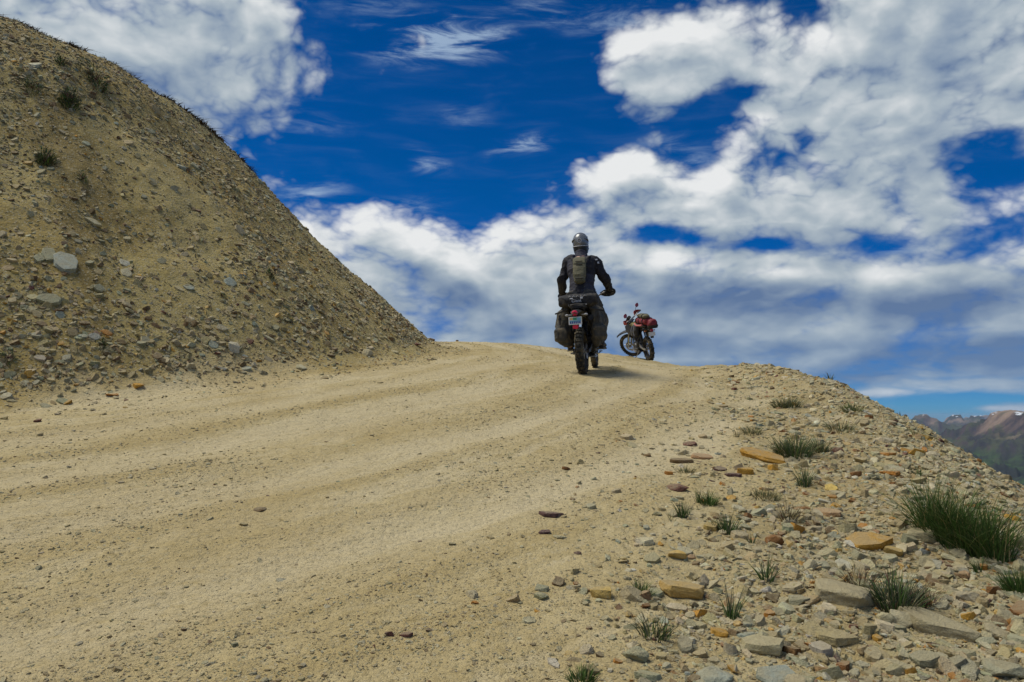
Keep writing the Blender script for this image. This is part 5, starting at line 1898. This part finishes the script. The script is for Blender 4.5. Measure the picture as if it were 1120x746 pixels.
def rider():
    p = empty('person')
    p.matrix_basis = RIDE
    tag(p, 'rider in dark jacket, grey trousers and silver helmet standing on the pegs, seen from behind', 'person')
    # the body: one skin
    m = MB()
    m.ellipses(torso_secs(.90), 22, 2.3)
    m.curve([J['neck'] + Vector((0, -.01, -.05)), J['neck'] + Vector((0, .03, .06)), J['head'] + Vector((0, -.01, -.06))], [.062, .058, .06], 14)
    m.ball(J['head'] + Vector((0, .0, .015)), (.074, .094, .108), 20, 14)                       # skull
    m.ball(J['head'] + Vector((0, .045, -.055)), (.056, .058, .062), 16, 10)                    # jaw
    m.tube([J['head'] + Vector((0, .085, .015)), J['head'] + Vector((0, .112, -.022))], [.008, .014], 8)   # nose
    for sx in (-1, 1):
        m.ball(J['head'] + Vector((sx * .076, -.005, -.005)), (.010, .020, .030), 10, 8)        # ears
        limb(m, [mx(J['sho'], sx) + Vector((-sx * .06, 0, .01)), mx(J['sho'], sx), mx(J['sho'].lerp(J['elb'], .5), sx), mx(J['elb'], sx), mx(J['elb'].lerp(J['wri'], .5), sx), mx(J['wri'], sx)], [.06, .062, .050, .043, .040, .029])
        hand(m, sx, .9)
        limb(m, leg_pts(sx), [.085, .088, .078, .060, .056, .040])
        foot(m, sx, .86)
    me = fused(m, .007, 3)
    body = link_mesh('body', me, M['skin'], p)
    # jacket
    m = MB()
    m.ellipses(torso_secs(1.0, .022)[:-1] , 26, 2.4)
    f = Vector((0, .36, .93)).normalized()
    m.ellipses([(Vector((0, .44, 1.12)) - f * .20, .205, .155, Vector((1, 0, 0)), Vector((0, .93, -.36))), (Vector((0, .44, 1.12)) - f * .05, .205, .155, Vector((1, 0, 0)), Vector((0, .93, -.36))), (Vector((0, .44, 1.12)) + f * .10, .198, .150, Vector((1, 0, 0)), Vector((0, .93, -.36)))], 26, 2.4)
    m.tube([J['neck'] + Vector((0, -.022, -.08)), J['neck'] + Vector((0, .002, .03)), J['neck'] + Vector((0, .03, .085))], [.125, .098, .086], 18)
    for sx in (-1, 1):
        limb(m, [mx(J['sho'], sx) + Vector((-sx * .09, -.01, .025)), mx(J['sho'], sx) + Vector((sx * .008, -.005, .012)), mx(J['sho'].lerp(J['elb'], .45), sx) + Vector((sx * .012, -.005, 0)), mx(J['elb'], sx) + Vector((sx * .006, -.008, 0)), mx(J['elb'].lerp(J['wri'], .55), sx), mx(J['wri'], sx) + Vector((0, -.004, 0))], [.085, .092, .080, .076, .064, .050])
    me = fused(m, .011, 4, 3, .030, 7.5)
    jk = link_mesh('jacket', me, [M['jacket'], M['jacketlight']], p)
    ids = []
    for pl in me.polygons:
        c = pl.center
        s = (c - Vector((0, .435, 1.11))).dot(f)
        back = pl.normal.y < .25
        light = back and ((s < .30 and .055 < c.x < .24) or (.06 < s < .56 and -.205 < c.x < -.085) or (s > .50 and abs(c.x) < .13) or (s < .05 and c.x > .02)) and abs(c.x) < .235
        ids.append(1 if light else 0)
    me.polygons.foreach_set('material_index', ids)
    lg = MB()
    s = mx(J['sho'], 1)
    lg.box(s + Vector((.040, -.088, .028)), (.040, .006, .020), .002, (R(-15), 0, R(28)))
    lg.box(s + Vector((.066, -.076, -.018)), (.030, .006, .028), .002, (R(-5), 0, R(35)))
    lg.build('sleeve_badge', M['ink'], jk)
    # trousers
    m = MB()
    m.ellipses(torso_secs(1.0, .008)[:4], 22, 2.4)
    for sx in (-1, 1):
        limb(m, leg_pts(sx), [.112, .124, .116, .098, .100, .082])
    link_mesh('trousers', fused(m, .012, 4, 12, .032, 8), M['pants'], p)
    for sx in (-1, 1):
        m = MB()
        foot(m, sx, 1.16)
        a = mx(J['ankle'], sx)
        sh = mx(J['knee'].lerp(J['ankle'], .45), sx) + Vector((0, -.03, 0))
        m.tube([a + Vector((0, -.004, -.03)), a + Vector((0, -.004, .04)), a.lerp(sh, .8)], [.058, .062, .084], 16)
        bt = link_mesh('boot', fused(m, .010, 3, 20, .008, 12), M['boot'], p)
        s2 = MB()
        t = mx(J['toe'], sx)
        s2.tube([a + Vector((0, -.05, -.098)), a + Vector((0, .03, -.098)), a.lerp(t, .6) + Vector((0, 0, -.052)), t + Vector((0, .01, -.045)), t + Vector((sx * .008, .07, -.030))], [.036, .048, .048, .046, .02], 14, .32)
        s2.build('boot_sole', M['black'], bt)
        b = MB()
        for q in (.25, .55):
            b.tube([a.lerp(sh, q) + Vector((sx * .055, -.02, 0)), a.lerp(sh, q) + Vector((sx * .074, .02, .004))], .010, 8)
        b.build('boot_buckle', M['steel'], bt)
        m = MB()
        hand(m, sx, 1.16)
        w = mx(J['wri'], sx)
        d = (w - mx(J['elb'], sx)).normalized()
        m.tube([w - d * .05, w + d * .01], [.045, .040], 14)
        link_mesh('glove', fused(m, .0055, 2), M['glove'], p)
    # helmet
    H = J['head'] + Vector((0, 0, .012))
    rings = []
    for i in range(15):
        th = math.pi * (.012 + .70 * i / 14)
        rr = math.sin(th) ** .92
        ring = []
        for k in range(36):
            a = 2 * math.pi * k / 36
            x, y = math.cos(a), math.sin(a)
            ring.append(H + Vector((.120 * rr * x, .142 * rr * y * (1.03 if y > 0 else 1.0), .140 * math.cos(th) if i < 10 else .140 * math.cos(th) * 1.22)))
        rings.append(ring)
    m = MB()
    m.loft(rings, caps=True)
    hl = m.build('helmet', M['helmet'], p)
    m = MB()                                               # dark lower shell and neck roll
    lo = []
    for z, g in ((-.060, 1.02), (-.10, .99), (-.14, .93), (-.175, .84), (-.18, .70)):
        lo.append([H + Vector((.116 * g * math.cos(2 * math.pi * k / 36), .138 * g * math.sin(2 * math.pi * k / 36), z)) for k in range(36)])
    m.loft(lo, caps=False)
    m.build('helmet_lower_shell', M['helmetdark'], hl)
    m = MB()
    m.tube([H + Vector((.1205 * math.cos(R(a)), .1435 * math.sin(R(a)), -.070)) for a in range(195, 347, 8)], .0055, 8)
    m.build('helmet_trim', M['ink'], hl)
    m = MB()                                               # dark side flashes and vent
    for sx in (-1, 1):
        m.tube([H + Vector((sx * .075, -.108, .035)), H + Vector((sx * .105, -.068, .02)), H + Vector((sx * .118, -.02, -.005))], [.008, .018, .010], 8, .35)
    m.build('helmet_graphic', M['helmetdark'], hl)
    m = MB()                                               # round badge at the back
    bc = H + Vector((0, -.1365, .012))
    m.lathe([(-.004, .0), (-.004, .030), (.004, .034)], bc, 'y', 24)
    m.build('helmet_badge', M['helmetdark'], hl, ang=60)
    m = MB()
    m.lathe([(-.008, .024), (-.008, .033), (.002, .033), (.002, .024)], bc, 'y', 24, True)
    m.tube([bc + Vector((-.012, -.008, -.006)), bc + Vector((0, -.009, .010)), bc + Vector((.012, -.008, -.006))], .004, 6)
    m.build('helmet_emblem', M['ink'], hl)
    m = MB()                                               # peak and chin bar in front
    m.hullpts([H + Vector(q) for q in ((-.10, .10, .085), (.10, .10, .085), (-.085, .235, .075), (.085, .235, .075), (-.06, .26, .062), (.06, .26, .062), (-.10, .10, .075), (.10, .10, .075), (-.085, .235, .066), (.085, .235, .066))])
    m.build('helmet_peak', M['helmet'], hl)
    m = MB()
    m.tube([H + Vector((.086 * math.cos(R(a)), .04 + .150 * math.sin(R(a)), -.10)) for a in range(0, 181, 15)], .030, 10, 1.0)
    m.build('chin_bar', M['helmet'], hl)
    m = MB()
    m.loft([[H + Vector((.100 * math.cos(R(a)), .018 + .135 * math.sin(R(a)), z)) for a in range(25, 156, 10)] + [H + Vector((.102 * math.cos(R(a)), .018 + .128 * math.sin(R(a)), z)) for a in range(155, 24, -10)] for z in (-.07, .05)])
    m.build('visor', M['black'], hl)

    # small pack on the rider's back
    bp = empty('backpack')
    bp.matrix_basis = RIDE
    tag(bp, 'slim olive hydration pack worn on the back of the rider', 'backpack')
    n = Vector((0, -.93, .36)).normalized()
    base = Vector((0, .435, 1.11))
    m = MB()
    secs = []
    for (t, a, b) in ((.13, .05, .03), (.15, .082, .045), (.24, .092, .055), (.36, .098, .055), (.46, .100, .045), (.52, .095, .035), (.55, .06, .02)):
        secs.append((base + f * t + n * (.150 + b), a, b, Vector((1, 0, 0)), n))
    m.ellipses(secs, 22, 3.0, .012)
    pk = link_mesh('pack_body', fused(m, .008, 3, 30, .012, 11), M['bagolive'], bp)
    m = MB()
    m.ellipses([(base + f * .42 + n * .238, .086, .012, Vector((1, 0, 0)), n), (base + f * .47 + n * .232, .088, .014, Vector((1, 0, 0)), n), (base + f * .515 + n * .215, .085, .010, Vector((1, 0, 0)), n)], 18, 3)
    m.build('pack_flap', M['bagolive'], pk)
    m = MB()
    for zz in (.40, .445):
        m.tube([base + f * zz + n * .258 + Vector((-.05, 0, 0)), base + f * zz + n * .258 + Vector((.05, 0, 0))], .006, 8)
    m.tube([base + f * .18 + n * .255 + Vector((-.06, 0, 0)), base + f * .18 + n * .255 + Vector((.06, 0, 0))], .007, 8)
    m.build('pack_strap', M['bagblack'], pk)
    for sx in (-1, 1):
        m = MB()
        m.curve([base + f * .50 + n * .17 + Vector((sx * .085, 0, 0)), base + f * .58 + n * .12 + Vector((sx * .125, 0, 0)), base + f * .60 + n * .0 + Vector((sx * .135, 0, 0)), base + f * .50 - n * .16 + Vector((sx * .12, 0, 0))], [.018, .022, .022, .020], 10, 5, flat=.45)
        m.build('shoulder_strap', M['bagblack'], pk)


rider()
